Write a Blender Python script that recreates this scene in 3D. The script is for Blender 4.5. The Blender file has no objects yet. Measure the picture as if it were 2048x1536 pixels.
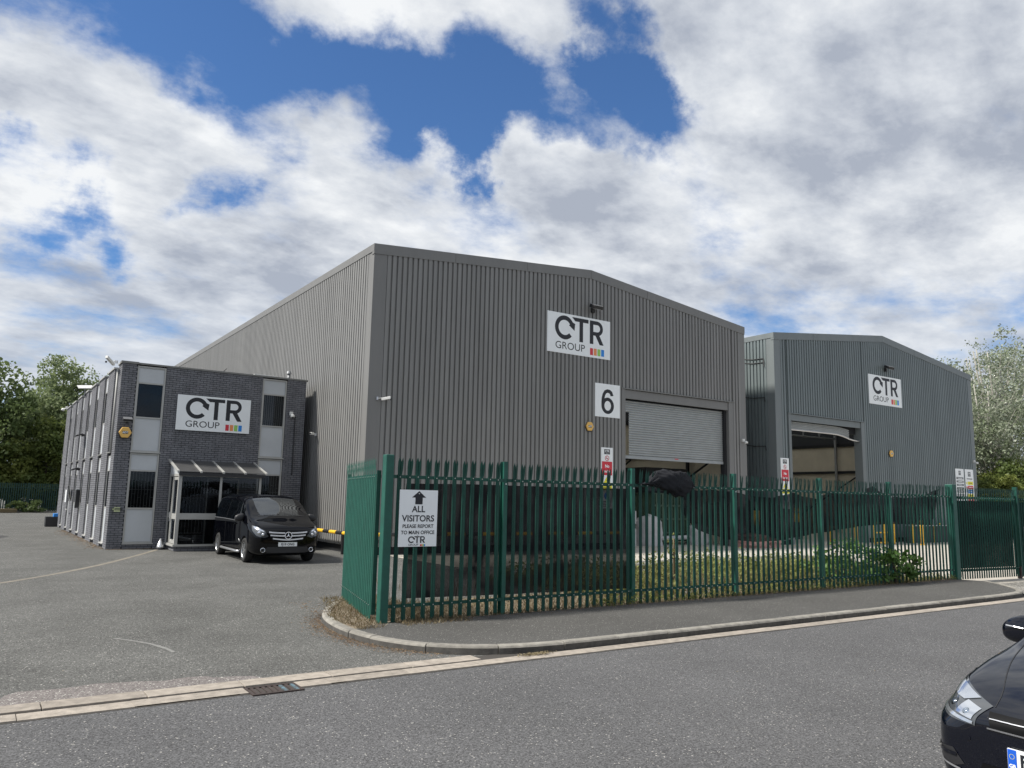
import bpy, bmesh, math, random
import numpy as np
from mathutils import Vector, Matrix
from mathutils.bvhtree import BVHTree
random.seed(7); RNG = np.random.default_rng(7)
S = bpy.context.scene
COL = S.collection
R = math.radians

# ------------------------------------------------------------ camera, sun, sky
cam = bpy.data.cameras.new('camera'); cam.lens = 27.435; cam.sensor_width = 36
cam.clip_start = .1; cam.clip_end = 3000
camo = bpy.data.objects.new('camera', cam); COL.objects.link(camo)
yaw, pit, rol = .595372625, .146216579, .0205968182
fw = Vector((math.sin(yaw)*math.cos(pit), math.cos(yaw)*math.cos(pit), math.sin(pit)))
rt = Vector((math.cos(yaw), -math.sin(yaw), 0)); up = rt.cross(fw)
r2 = rt*math.cos(rol)+up*math.sin(rol); u2 = -rt*math.sin(rol)+up*math.cos(rol)
camo.matrix_world = Matrix(((r2.x, u2.x, -fw.x, 0), (r2.y, u2.y, -fw.y, 0), (r2.z, u2.z, -fw.z, 1.9), (0, 0, 0, 1)))
S.camera = camo
SUN_EL, SUN_AZ = 50, -74          # azimuth clockwise from +Y
sl = bpy.data.lights.new('sun', 'SUN'); sl.energy = 4.9; sl.angle = R(6); sl.color = (1, .955, .88)
so = bpy.data.objects.new('sun', sl); COL.objects.link(so)
sd = Vector((math.sin(R(SUN_AZ))*math.cos(R(SUN_EL)), math.cos(R(SUN_AZ))*math.cos(R(SUN_EL)), math.sin(R(SUN_EL))))
so.rotation_euler = sd.to_track_quat('Z', 'Y').to_euler()
so.location = sd*100
S.view_settings.view_transform = 'Standard'; S.view_settings.look = 'None'
S.view_settings.exposure = .3; S.view_settings.gamma = 1; S.view_settings.use_curve_mapping = False

W = bpy.data.worlds.new('World'); S.world = W; W.use_nodes = True
nt = W.node_tree; nt.nodes.clear()
def wn(t, **k):
    n = nt.nodes.new(t)
    for a, b in k.items(): setattr(n, a, b)
    return n
def wl(a, b): nt.links.new(a, b)
def wmath(op, a, b=None, clamp=False):
    n = wn('ShaderNodeMath', operation=op); n.use_clamp = clamp
    for i, v in enumerate((a, b)):
        if v is None: continue
        if isinstance(v, (int, float)): n.inputs[i].default_value = v
        else: wl(v, n.inputs[i])
    return n.outputs[0]
SKY_K = .12
out = wn('ShaderNodeOutputWorld'); bg = wn('ShaderNodeBackground'); bg.inputs[1].default_value = SKY_K
sky = wn('ShaderNodeTexSky', sky_type='NISHITA'); sky.sun_disc = False
sky.sun_elevation = R(SUN_EL); sky.sun_rotation = R(SUN_AZ); sky.air_density = 1.1; sky.dust_density = .15; sky.ozone_density = 5
tc = wn('ShaderNodeTexCoord'); D = tc.outputs['Generated']
nz = wn('ShaderNodeTexNoise'); nz.inputs['Scale'].default_value = 7; nz.inputs['Detail'].default_value = 10; nz.inputs['Roughness'].default_value = .6
wl(D, nz.inputs['Vector'])
sub = wn('ShaderNodeVectorMath', operation='SUBTRACT'); wl(nz.outputs['Color'], sub.inputs[0]); sub.inputs[1].default_value = (.5, .5, .5)
scl = wn('ShaderNodeVectorMath', operation='SCALE'); wl(sub.outputs[0], scl.inputs[0]); scl.inputs['Scale'].default_value = .22
wd = wn('ShaderNodeVectorMath', operation='ADD'); wl(D, wd.inputs[0]); wl(scl.outputs[0], wd.inputs[1])
# (direction, radius, weight): gaps of blue are negative, wisps positive
BL = [((.061,.876,.479),.15,-.42),((.185,.86,.475),.16,-.60),((.273,.833,.481),.16,-.72),((.379,.777,.503),.19,-.78),
      ((.446,.75,.489),.17,-.78),((.531,.685,.5),.14,-.62),((.596,.652,.469),.12,-.75),((.635,.62,.47),.07,-.45),((.585,.635,.51),.08,-.6),
      ((.475,.775,.415),.075,-.70),((.49,.79,.375),.05,-.45),((.019,.957,.291),.07,-.75),((.068,.945,.321),.055,-.62),
      ((.107,.959,.264),.055,-.75),((.194,.918,.346),.05,-.65),((-.01,.918,.396),.05,-.45),
      ((.54,.62,.57),.07,-.6),((.882,.353,.313),.05,-.35),((-.02,.83,.55),.17,-.55),((.13,.86,.51),.10,-.35),
      ((.25,.78,.57),.12,.46),((.34,.745,.565),.12,.46),((.42,.715,.555),.13,.52),((.49,.675,.545),.09,.50),((.525,.675,.515),.07,.48),((.55,.68,.48),.055,.42),
      ((.40,.81,.43),.06,.38),((.43,.79,.43),.055,.42),((.30,.85,.44),.08,.35),((.24,.86,.46),.05,.3),((.34,.82,.47),.035,.35),
      ((.02,.90,.43),.12,.40),((.15,.91,.40),.12,.3),((.70,.52,.50),.18,.6),((.80,.40,.45),.25,.6),((.35,.85,.35),.16,.3),
      ((.55,.72,.38),.10,.5),((.62,.68,.36),.14,.5)]
acc = None
for d, s, w in BL:
    v = Vector(d).normalized()
    n = wn('ShaderNodeVectorMath', operation='DISTANCE'); wl(wd.outputs[0], n.inputs[0]); n.inputs[1].default_value = v
    m = wn('ShaderNodeMapRange', interpolation_type='SMOOTHSTEP'); wl(n.outputs['Value'], m.inputs['Value'])
    m.inputs['From Min'].default_value = 0; m.inputs['From Max'].default_value = s
    m.inputs['To Min'].default_value = w; m.inputs['To Max'].default_value = 0
    acc = m.outputs[0] if acc is None else wmath('ADD', acc, m.outputs[0])
sep = wn('ShaderNodeSeparateXYZ'); wl(D, sep.inputs[0])
zz = wmath('ADD', wmath('MAXIMUM', sep.outputs[2], .0), .22)
cx = wn('ShaderNodeCombineXYZ'); wl(wmath('DIVIDE', sep.outputs[0], zz), cx.inputs[0]); wl(wmath('DIVIDE', sep.outputs[1], zz), cx.inputs[1])
mp = wn('ShaderNodeMapping'); wl(cx.outputs[0], mp.inputs[0]); mp.inputs['Rotation'].default_value = (0, 0, R(-25)); mp.inputs['Scale'].default_value = (1, 1.25, 1)
def cnoise(scale, det, rough, dist, off):
    o = wn('ShaderNodeVectorMath', operation='ADD'); wl(mp.outputs[0], o.inputs[0]); o.inputs[1].default_value = off
    n = wn('ShaderNodeTexNoise'); n.inputs['Scale'].default_value = scale; n.inputs['Detail'].default_value = det
    n.inputs['Roughness'].default_value = rough; n.inputs['Distortion'].default_value = dist; wl(o.outputs[0], n.inputs['Vector'])
    return n.outputs['Fac']
n1 = cnoise(2.3, 12, .62, .1, (3.1, 1.7, 0))
dens = wmath('ADD', wmath('MULTIPLY', n1, 2.9), wmath('ADD', acc, -.98))
cov = wn('ShaderNodeMapRange', interpolation_type='SMOOTHSTEP'); wl(dens, cov.inputs['Value'])
cov.inputs['From Min'].default_value = -.30; cov.inputs['From Max'].default_value = .55
n2 = cnoise(1.9, 9, .55, .1, (7.7, 4.2, 0)); n3 = cnoise(5.6, 9, .6, .1, (1.2, 8.8, 0))
shade = wmath('ADD', wmath('ADD', wmath('MULTIPLY', n2, .80), wmath('MULTIPLY', n3, .46)), wmath('MULTIPLY', wmath('SUBTRACT', dens, .55), .085))
cr = wn('ShaderNodeValToRGB'); wl(shade, cr.inputs[0])
cr.color_ramp.elements[0].position = .51; cr.color_ramp.elements[0].color = (.86, .88, .90, 1)
cr.color_ramp.elements[1].position = .76; cr.color_ramp.elements[1].color = (.39, .43, .51, 1)
e = cr.color_ramp.elements.new(.635); e.color = (.63, .665, .72, 1)
# clouds turn greyer blue towards the horizon as in any hazy summer sky
hz = wn('ShaderNodeMapRange'); wl(sep.outputs[2], hz.inputs['Value']); hz.inputs['From Min'].default_value = .02; hz.inputs['From Max'].default_value = .30
hz.inputs['To Min'].default_value = .62; hz.inputs['To Max'].default_value = 0
mh = wn('ShaderNodeMixRGB'); wl(hz.outputs[0], mh.inputs[0]); wl(cr.outputs[0], mh.inputs[1]); mh.inputs[2].default_value = (.43, .50, .62, 1)
up_ = wn('ShaderNodeVectorMath', operation='SCALE'); wl(mh.outputs[0], up_.inputs[0]); up_.inputs['Scale'].default_value = .86/SKY_K
skt = wn('ShaderNodeVectorMath', operation='MULTIPLY'); wl(sky.outputs[0], skt.inputs[0]); skt.inputs[1].default_value = (.50, .66, .83)
mx = wn('ShaderNodeMixRGB'); wl(cov.outputs[0], mx.inputs[0]); wl(skt.outputs[0], mx.inputs[1]); wl(up_.outputs[0], mx.inputs[2])
wl(mx.outputs[0], bg.inputs[0]); wl(bg.outputs[0], out.inputs[0])

# ------------------------------------------------------------ materials
def mat(name, col, rough=.6, metal=0, var=0, vscale=3, bump=0, bscale=40, coat=0, alpha=1, spec=None, streak=False, var2=None, objvar=0):
    m = bpy.data.materials.new(name); m.use_nodes = True
    t = m.node_tree; b = t.nodes['Principled BSDF']
    b.inputs['Base Color'].default_value = (*col, 1); b.inputs['Roughness'].default_value = rough; b.inputs['Metallic'].default_value = metal
    b.inputs['Coat Weight'].default_value = coat; b.inputs['Alpha'].default_value = alpha; b.inputs['Coat Roughness'].default_value = .02; b.inputs['Coat IOR'].default_value = 1.6 if coat else 1.5
    if spec is not None: b.inputs['Specular IOR Level'].default_value = spec
    g = t.nodes.new('ShaderNodeNewGeometry'); L = t.links.new
    vec = g.outputs['Position']
    if streak:
        mpp = t.nodes.new('ShaderNodeMapping'); mpp.inputs['Scale'].default_value = (1, 1, .12); L(vec, mpp.inputs[0]); vec = mpp.outputs[0]
    if var or var2:
        n = t.nodes.new('ShaderNodeTexNoise'); n.inputs['Scale'].default_value = vscale; n.inputs['Detail'].default_value = 8; n.inputs['Roughness'].default_value = .65
        L(vec, n.inputs['Vector'])
        r = t.nodes.new('ShaderNodeMapRange'); L(n.outputs['Fac'], r.inputs['Value'])
        r.inputs['From Min'].default_value = .3; r.inputs['From Max'].default_value = .7
        mi = t.nodes.new('ShaderNodeMixRGB'); L(r.outputs[0], mi.inputs[0])
        c2 = var2 if var2 else tuple(c*(1+var) for c in col)
        c1 = col if var2 else tuple(c*(1-var) for c in col)
        mi.inputs[1].default_value = (*c1, 1); mi.inputs[2].default_value = (*c2, 1)
        L(mi.outputs[0], b.inputs['Base Color'])
        if objvar:
            oi = t.nodes.new('ShaderNodeObjectInfo'); ro = t.nodes.new('ShaderNodeMapRange'); L(oi.outputs['Random'], ro.inputs['Value']); ro.inputs['To Min'].default_value = 1-objvar; ro.inputs['To Max'].default_value = 1+objvar
            vm = t.nodes.new('ShaderNodeVectorMath'); vm.operation = 'SCALE'; L(mi.outputs[0], vm.inputs[0]); L(ro.outputs[0], vm.inputs['Scale']); L(vm.outputs[0], b.inputs['Base Color'])
    if bump:
        n = t.nodes.new('ShaderNodeTexNoise'); n.inputs['Scale'].default_value = bscale; n.inputs['Detail'].default_value = 5; L(g.outputs['Position'], n.inputs['Vector'])
        bp = t.nodes.new('ShaderNodeBump'); bp.inputs['Strength'].default_value = bump; bp.inputs['Distance'].default_value = .02
        L(n.outputs['Fac'], bp.inputs['Height']); L(bp.outputs[0], b.inputs['Normal'])
    return m
def asphalt(name, dark, light, chip=.05, scale=95, bumpd=.006, tint=(1, 1, 1), big=.16, chipcol=.5):
    m = bpy.data.materials.new(name); m.use_nodes = True
    t = m.node_tree; b = t.nodes['Principled BSDF']; L = t.links.new; N = t.nodes.new
    g = N('ShaderNodeNewGeometry')
    v = N('ShaderNodeTexVoronoi'); v.inputs['Scale'].default_value = scale; L(g.outputs['Position'], v.inputs['Vector'])
    sx = N('ShaderNodeSeparateColor'); L(v.outputs['Color'], sx.inputs[0])
    f = N('ShaderNodeTexNoise'); f.inputs['Scale'].default_value = scale*.45; f.inputs['Detail'].default_value = 6; f.inputs['Roughness'].default_value = .75; L(g.outputs['Position'], f.inputs['Vector'])
    ad = N('ShaderNodeMath'); ad.operation = 'MULTIPLY_ADD'; L(f.outputs['Fac'], ad.inputs[0]); ad.inputs[1].default_value = 1.9; ad.inputs[2].default_value = -.95
    a2 = N('ShaderNodeMath'); a2.operation = 'ADD'; L(ad.outputs[0], a2.inputs[0]); L(sx.outputs[0], a2.inputs[1])
    mr = N('ShaderNodeMapRange'); L(a2.outputs[0], mr.inputs['Value']); mr.inputs['From Min'].default_value = 0; mr.inputs['From Max'].default_value = 1
    mi = N('ShaderNodeMixRGB'); L(mr.outputs[0], mi.inputs[0])
    mi.inputs[1].default_value = (*[dark*c for c in tint], 1); mi.inputs[2].default_value = (*[light*c for c in tint], 1)
    # pale chips
    gt = N('ShaderNodeMath'); gt.operation = 'GREATER_THAN'; L(sx.outputs[1], gt.inputs[0]); gt.inputs[1].default_value = 1-chip
    m2 = N('ShaderNodeMixRGB'); L(gt.outputs[0], m2.inputs[0]); L(mi.outputs[0], m2.inputs[1]); m2.inputs[2].default_value = (chipcol, chipcol*.97, chipcol*.9, 1)
    # broad stains
    n = N('ShaderNodeTexNoise'); n.inputs['Scale'].default_value = .55; n.inputs['Detail'].default_value = 9; n.inputs['Roughness'].default_value = .62; L(g.outputs['Position'], n.inputs['Vector'])
    r = N('ShaderNodeMapRange'); L(n.outputs['Fac'], r.inputs['Value']); r.inputs['From Min'].default_value = .3; r.inputs['From Max'].default_value = .7
    r.inputs['To Min'].default_value = 1-big; r.inputs['To Max'].default_value = 1+big
    vm = N('ShaderNodeVectorMath'); vm.operation = 'SCALE'; L(m2.outputs[0], vm.inputs[0]); L(r.outputs[0], vm.inputs['Scale'])
    L(vm.outputs[0], b.inputs['Base Color']); b.inputs['Roughness'].default_value = .9; b.inputs['Specular IOR Level'].default_value = .15
    bp = N('ShaderNodeBump'); bp.inputs['Distance'].default_value = bumpd; bp.inputs['Strength'].default_value = .8
    L(a2.outputs[0], bp.inputs['Height']); L(bp.outputs[0], b.inputs['Normal'])
    return m
def leafmat(name, c1, c2, trans=.35, c3=None):
    m = bpy.data.materials.new(name); m.use_nodes = True
    t = m.node_tree; t.nodes.remove(t.nodes['Principled BSDF']); L = t.links.new; N = t.nodes.new
    o = t.nodes['Material Output']; g = N('ShaderNodeNewGeometry')
    mi = N('ShaderNodeMixRGB'); L(g.outputs['Random Per Island'], mi.inputs[0]); mi.inputs[1].default_value = (*c1, 1); mi.inputs[2].default_value = (*c2, 1)
    n = N('ShaderNodeTexNoise'); n.inputs['Scale'].default_value = .45; n.inputs['Detail'].default_value = 3; L(g.outputs['Position'], n.inputs['Vector'])
    r = N('ShaderNodeMapRange'); L(n.outputs['Fac'], r.inputs['Value']); r.inputs['From Min'].default_value = .35; r.inputs['From Max'].default_value = .65
    m2 = N('ShaderNodeMixRGB'); L(r.outputs[0], m2.inputs[0]); L(mi.outputs[0], m2.inputs[1]); m2.inputs[2].default_value = (*(c3 or c2), 1)
    if c3 is None: m2.blend_type = 'MIX'
    d = N('ShaderNodeBsdfPrincipled'); L(m2.outputs[0], d.inputs['Base Color']); d.inputs['Roughness'].default_value = .5; d.inputs['Specular IOR Level'].default_value = .3
    tr = N('ShaderNodeBsdfTranslucent'); L(m2.outputs[0], tr.inputs[0])
    ms = N('ShaderNodeMixShader'); ms.inputs[0].default_value = trans; L(d.outputs[0], ms.inputs[1]); L(tr.outputs[0], ms.inputs[2]); L(ms.outputs[0], o.inputs[0])
    return m
def glassmat(name, tint=(.02, .025, .03), trans=.25, rough=.02, ior=1.5, refl=1.0):
    """tinted pane: glossy reflection over a see-through dark tint"""
    m = bpy.data.materials.new(name); m.use_nodes = True
    t = m.node_tree; t.nodes.remove(t.nodes['Principled BSDF']); L = t.links.new; N = t.nodes.new; o = t.nodes['Material Output']
    gl = N('ShaderNodeBsdfGlossy'); gl.inputs['Roughness'].default_value = rough; gl.inputs[0].default_value = (.9*refl, .95*refl, refl, 1)
    tp = N('ShaderNodeBsdfTransparent'); tp.inputs[0].default_value = (trans, trans*1.03, trans*1.05, 1)
    fr = N('ShaderNodeFresnel'); fr.inputs[0].default_value = ior
    ms = N('ShaderNodeMixShader'); L(fr.outputs[0], ms.inputs[0]); L(tp.outputs[0], ms.inputs[1]); L(gl.outputs[0], ms.inputs[2]); L(ms.outputs[0], o.inputs[0])
    return m
def netmat(name, col=(.012, .014, .02), op=.8):
    m = bpy.data.materials.new(name); m.use_nodes = True
    t = m.node_tree; b = t.nodes['Principled BSDF']; L = t.links.new; N = t.nodes.new
    b.inputs['Base Color'].default_value = (*col, 1); b.inputs['Roughness'].default_value = .9
    g = N('ShaderNodeNewGeometry')
    n = N('ShaderNodeTexNoise'); n.inputs['Scale'].default_value = 2.2; n.inputs['Detail'].default_value = 4; L(g.outputs['Position'], n.inputs['Vector'])
    r = N('ShaderNodeMapRange'); L(n.outputs['Fac'], r.inputs['Value']); r.inputs['From Min'].default_value = .35; r.inputs['From Max'].default_value = .65
    r.inputs['To Min'].default_value = op-.08; r.inputs['To Max'].default_value = min(1, op+.08); L(r.outputs[0], b.inputs['Alpha'])
    return m

M = {}
M['road'] = asphalt('road asphalt', .058, .165, .012, 100, tint=(1, 1.0, 1.02), big=.11, chipcol=.42)
M['yard'] = asphalt('forecourt asphalt', .055, .175, .016, 90, tint=(1.02, 1.02, .97), big=.20, chipcol=.42)
M['pave'] = asphalt('pavement asphalt', .062, .112, .012, 100, bumpd=.003, tint=(1.0, .985, .94), big=.12, chipcol=.38)
M['patch'] = asphalt('pink gravel', .11, .26, .05, 85, tint=(1.0, .91, .87), big=.15)
M['conc'] = mat('yard concrete', (.42, .39, .34), .85, var=.14, vscale=2.2, bump=.3, bscale=30)
M['gravel'] = asphalt('gravel strip', .10, .30, .1, 40, bumpd=.02, tint=(1, .96, .88), big=.2)
M['ground'] = mat('open ground', (.10, .10, .09), .95, var=.3, vscale=.3)
M['soil'] = mat('dry soil', (.20, .165, .12), .95, var=.35, vscale=9, bump=.6, bscale=60)
M['kerb'] = mat('kerb concrete', (.235, .222, .195), .9, objvar=.14, var=.32, vscale=7, bump=.5, bscale=90)
M['block'] = mat('channel block', (.30, .265, .225), .9, objvar=.12, var=.30, vscale=9, bump=.5, bscale=90)
M['kerbshade'] = mat('shade darkened kerb face', (.085, .08, .072), .9, var=.4, vscale=8, bump=.5, bscale=90)  # darker kerb colour, paints shade onto the upright outer face
M['joint'] = mat('joint', (.05, .045, .04), .95)
M['clad1'] = mat('warm grey cladding', (.215, .214, .208), .5, var=.12, vscale=2.4, streak=True, spec=.5, objvar=.035)
M['trim1'] = mat('warm grey trim', (.185, .184, .179), .5, var=.08, vscale=2, streak=True)
M['clad2'] = mat('blue grey cladding', (.148, .176, .180), .4, var=.12, vscale=2.2, streak=True, spec=.5, objvar=.035)
M['trim2'] = mat('blue grey trim', (.165, .186, .190), .45, var=.08, vscale=2, streak=True)
M['galv'] = mat('galvanised slats', (.33, .35, .355), .42, metal=.25, var=.08, vscale=3)
M['galvd'] = mat('dull steel', (.30, .31, .32), .5, metal=.4, var=.1, vscale=5)
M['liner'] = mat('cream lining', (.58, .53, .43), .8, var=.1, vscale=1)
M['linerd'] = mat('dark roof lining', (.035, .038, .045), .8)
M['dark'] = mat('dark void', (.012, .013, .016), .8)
M['white'] = mat('white board', (.86, .89, .90), .4, var=.03, vscale=2)
M['whitep'] = mat('white paint', (.75, .75, .72), .45, var=.05)
M['black'] = mat('black ink', (.012, .013, .018), .5)
M['blackpl'] = mat('black plastic', (.02, .02, .022), .45)
M['red'] = mat('red print', (.62, .03, .05), .5)
M['orange'] = mat('orange print', (.82, .28, .10), .5)
M['green'] = mat('green print', (.30, .58, .12), .5)
M['blue'] = mat('blue print', (.02, .24, .70), .5)
M['yellow'] = mat('yellow paint', (.82, .48, .03), .5, var=.12, vscale=9)
M['yelp'] = mat('yellow print', (.80, .74, .04), .5)
M['alarm'] = mat('alarm yellow', (.78, .47, .12), .4)
M['brick'] = mat('grey brick', (.168, .172, .188), .78, var=.28, vscale=5, bump=.5, bscale=120)
M['brick2'] = mat('brown grey brick', (.18, .18, .20), .78, var=.2, vscale=5, bump=.5, bscale=120)
M['mortar'] = mat('mortar', (.03, .031, .036), .9)
M['alu'] = mat('frame aluminium', (.42, .42, .40), .45, metal=.15, var=.06, vscale=4)
M['panel'] = mat('grey infill panel', (.50, .525, .545), .5, var=.06, vscale=1.2)
M['coping'] = mat('coping', (.20, .20, .19), .6, var=.15, vscale=4)
M['copew'] = mat('pale coping', (.38, .38, .365), .55, var=.15, vscale=4)
M['glass'] = glassmat('window glass', trans=.62, refl=.6)
M['glass2'] = glassmat('upper window glass', trans=.3, refl=.5)
M['glassc'] = glassmat('clear glass', trans=.75)
M['porchroof'] = mat('porch roof sheet', (.07, .07, .07), .35, var=.12, vscale=4)
M['fence'] = mat('green fence paint', (.007, .058, .042), .5, var=.22, vscale=9, spec=.4, objvar=.12)
M['fenced'] = mat('green post paint', (.011, .088, .064), .48, var=.2, vscale=5)
M['fenceold'] = mat('old green fence paint', (.012, .05, .038), .5, var=.1)
M['bolt'] = mat('bolt', (.55, .57, .55), .4, metal=.6)
M['net'] = netmat('black netting', (.008, .009, .012), .955)
M['net2'] = netmat('black netting loose', (.009, .010, .014), .9)
M['netg'] = netmat('dark green netting', (.010, .022, .022), .9)
M['paintb'] = mat('black car paint', (.0012, .0014, .0026), .5, coat=.55, spec=.0)
M['paintn'] = mat('blue black car paint', (.0012, .002, .006), .5, coat=.95, spec=.0)
M['paintn'].node_tree.nodes['Principled BSDF'].inputs['Coat IOR'].default_value = 1.65
M['tyre'] = mat('tyre', (.015, .015, .015), .85)
M['rim'] = mat('alloy rim', (.62, .63, .64), .25, metal=.9)
M['chrome'] = mat('chrome', (.85, .86, .88), .08, metal=1)
M['barsilver'] = mat('bright silver bar', (.75, .76, .78), .45, metal=.3)
M['void'] = mat('black grille', (.002, .002, .0025), .6, spec=.2)
M['satin'] = mat('satin silver', (.62, .63, .65), .3, metal=.8)
M['carglass'] = glassmat('windscreen glass', trans=.3, ior=2.1)
M['privacy'] = glassmat('privacy glass', trans=.04)
M['lamp'] = mat('lamp reflector', (.75, .78, .82), .12, metal=.9)
M['lampd'] = mat('lamp housing', (.05, .055, .06), .12, spec=.8, coat=1)
M['lens'] = glassmat('lamp lens', trans=.8)
M['plate'] = mat('plate white', (.78, .80, .80), .4)
M['gred'] = mat('skip green', (.05, .09, .06), .6, var=.2, vscale=3)
M['sack'] = mat('white sack', (.50, .50, .50), .8, var=.12, vscale=5)
M['pinksack'] = mat('pink rubble sack', (.45, .25, .22), .85, var=.3, vscale=8)
M['leafA'] = leafmat('leaf mid green', (.17, .22, .10), (.34, .40, .19), .42, (.20, .25, .13))
M['leafB'] = leafmat('leaf dark green', (.08, .12, .04), (.21, .26, .10), .38, (.11, .155, .055))
M['leafC'] = leafmat('leaf yellow green', (.13, .16, .035), (.26, .29, .08), .4, (.10, .14, .04))
M['leafS'] = leafmat('leaf silver', (.20, .24, .15), (.52, .55, .46), .35, (.17, .21, .12))
M['leafW'] = leafmat('weed leaf', (.13, .17, .035), (.32, .34, .11), .4, (.22, .22, .08))
M['leafBr'] = leafmat('bramble leaf', (.06, .13, .03), (.16, .26, .07), .35, (.07, .15, .035))
M['straw'] = leafmat('straw', (.17, .135, .075), (.36, .30, .18), .3, (.13, .10, .055))
M['litter'] = leafmat('leaf litter', (.16, .09, .045), (.36, .26, .15), .1, (.12, .07, .035))
M['added_skylight'] = leafmat('skylight sheet', (.7, .72, .70), (.7, .72, .70), .75)  # translucent sheet for added roof strips that let light into the halls
M['bark'] = mat('dark bark', (.06, .05, .04), .9, var=.3, vscale=6)
M['barkw'] = mat('pale bark', (.32, .31, .27), .8, var=.4, vscale=4)
M['exit'] = mat('pale sign green', (.55, .62, .35), .5)

# ------------------------------------------------------------ helpers
class MB:
    def __init__(s): s.v = []; s.f = []; s.m = []; s.mats = []; s.cur = 0
    def use(s, m):
        if m not in s.mats: s.mats.append(m)
        s.cur = s.mats.index(m); return s
    def add(s, vs, fs):
        o = len(s.v); s.v += [tuple(v) for v in vs]; s.f += [tuple(i+o for i in f) for f in fs]; s.m += [s.cur]*len(fs); return s
    def box(s, x0, x1, y0, y1, z0, z1):
        return s.add([(x0,y0,z0),(x1,y0,z0),(x1,y1,z0),(x0,y1,z0),(x0,y0,z1),(x1,y0,z1),(x1,y1,z1),(x0,y1,z1)],
                     [(0,3,2,1),(4,5,6,7),(0,1,5,4),(1,2,6,5),(2,3,7,6),(3,0,4,7)])
    def obox(s, c, ax, ay, az):
        c, ax, ay, az = map(Vector, (c, ax, ay, az))
        vs = [c+sx*ax+sy*ay+sz*az for sz in (-1, 1) for sx, sy in ((-1,-1),(1,-1),(1,1),(-1,1))]
        return s.add(vs, [(0,3,2,1),(4,5,6,7),(0,1,5,4),(1,2,6,5),(2,3,7,6),(3,0,4,7)])
    def tube(s, pts, r, n=8, cap=True):
        pts = [Vector(p) for p in pts]; rs = r if isinstance(r, (list, tuple)) else [r]*len(pts)
        rings = []; ref = None
        for i, p in enumerate(pts):
            d = (pts[min(i+1, len(pts)-1)]-pts[max(i-1, 0)]).normalized()
            if ref is None: ref = d.cross(Vector((0,0,1))) if abs(d.z) < .9 else d.cross(Vector((1,0,0)))
            a = (ref-d*ref.dot(d)).normalized(); b = d.cross(a); ref = a
            rings.append([p+(a*math.cos(2*math.pi*k/n)+b*math.sin(2*math.pi*k/n))*rs[i] for k in range(n)])
        vs = [v for r_ in rings for v in r_]
        fs = [(i*n+k, i*n+(k+1)%n, (i+1)*n+(k+1)%n, (i+1)*n+k) for i in range(len(pts)-1) for k in range(n)]
        if cap: fs += [tuple(range(n))[::-1], tuple((len(pts)-1)*n+k for k in range(n))]
        return s.add(vs, fs)
    def prism(s, poly, axis, a, b):
        """poly: 2D outline; axis: 0/1/2 the extrude axis, from a to b"""
        def P(p, w):
            if axis == 0: return (w, p[0], p[1])
            if axis == 1: return (p[0], w, p[1])
            return (p[0], p[1], w)
        n = len(poly); vs = [P(p, a) for p in poly]+[P(p, b) for p in poly]
        return s.add(vs, [tuple(range(n)), tuple(range(n, 2*n))[::-1]]+[(i, n+i, n+(i+1)%n, (i+1)%n) for i in range(n)])
    def flat(s, poly, to3):
        return s.add([to3(*p) for p in poly], [tuple(range(len(poly)))])
    def sph(s, c, r, n=10, m=6, sx=1, sy=1, sz=1):
        vs = []; fs = []
        for j in range(m+1):
            t = math.pi*j/m
            for i in range(n):
                p = 2*math.pi*i/n; vs.append((c[0]+sx*r*math.sin(t)*math.cos(p), c[1]+sy*r*math.sin(t)*math.sin(p), c[2]+sz*r*math.cos(t)))
        for j in range(m):
            for i in range(n): fs.append((j*n+i, (j+1)*n+i, (j+1)*n+(i+1)%n, j*n+(i+1)%n))
        return s.add(vs, fs)
    def mesh(s, name, fix=True):
        me = bpy.data.meshes.new(name); me.from_pydata(s.v, [], s.f)
        for m in s.mats: me.materials.append(M[m] if isinstance(m, str) else m)
        if len(s.mats) > 1: me.polygons.foreach_set('material_index', s.m)
        if fix:
            bm = bmesh.new(); bm.from_mesh(me); bmesh.ops.recalc_face_normals(bm, faces=bm.faces); bm.to_mesh(me); bm.free()
        me.update(); return me
    def build(s, name, parent=None, smooth=False, bevel=0, fix=True):
        me = s.mesh(name, fix)
        if smooth: me.polygons.foreach_set('use_smooth', [True]*len(me.polygons))
        return link(name, me, parent, bevel)
def link(name, me, parent=None, bevel=0, loc=None):
    o = bpy.data.objects.new(name, me); COL.objects.link(o)
    if parent: o.parent = parent
    if loc: o.location = loc
    if bevel:
        b = o.modifiers.new('bevel', 'BEVEL'); b.width = bevel; b.segments = 2; b.limit_method = 'ANGLE'
    return o
def tag(o, label, cat, group=None, kind=None):
    if label: o['label'] = label
    if cat: o['category'] = cat
    if group: o['group'] = group
    if kind: o['kind'] = kind
    return o
def thing(name, label, cat, loc=(0, 0, 0), rz=0, group=None):
    o = bpy.data.objects.new(name, None); COL.objects.link(o); o.location = loc; o.rotation_euler = (0, 0, rz); o.empty_display_size = .2
    return tag(o, label, cat, group)
def copy_tree(o, parent=None):
    c = o.copy(); COL.objects.link(c)
    if parent: c.parent = parent
    for ch in list(o.children): copy_tree(ch, c)
    return c
def struct(o): o['kind'] = 'structure'; return o
def mb(m): return MB().use(m)
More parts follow.
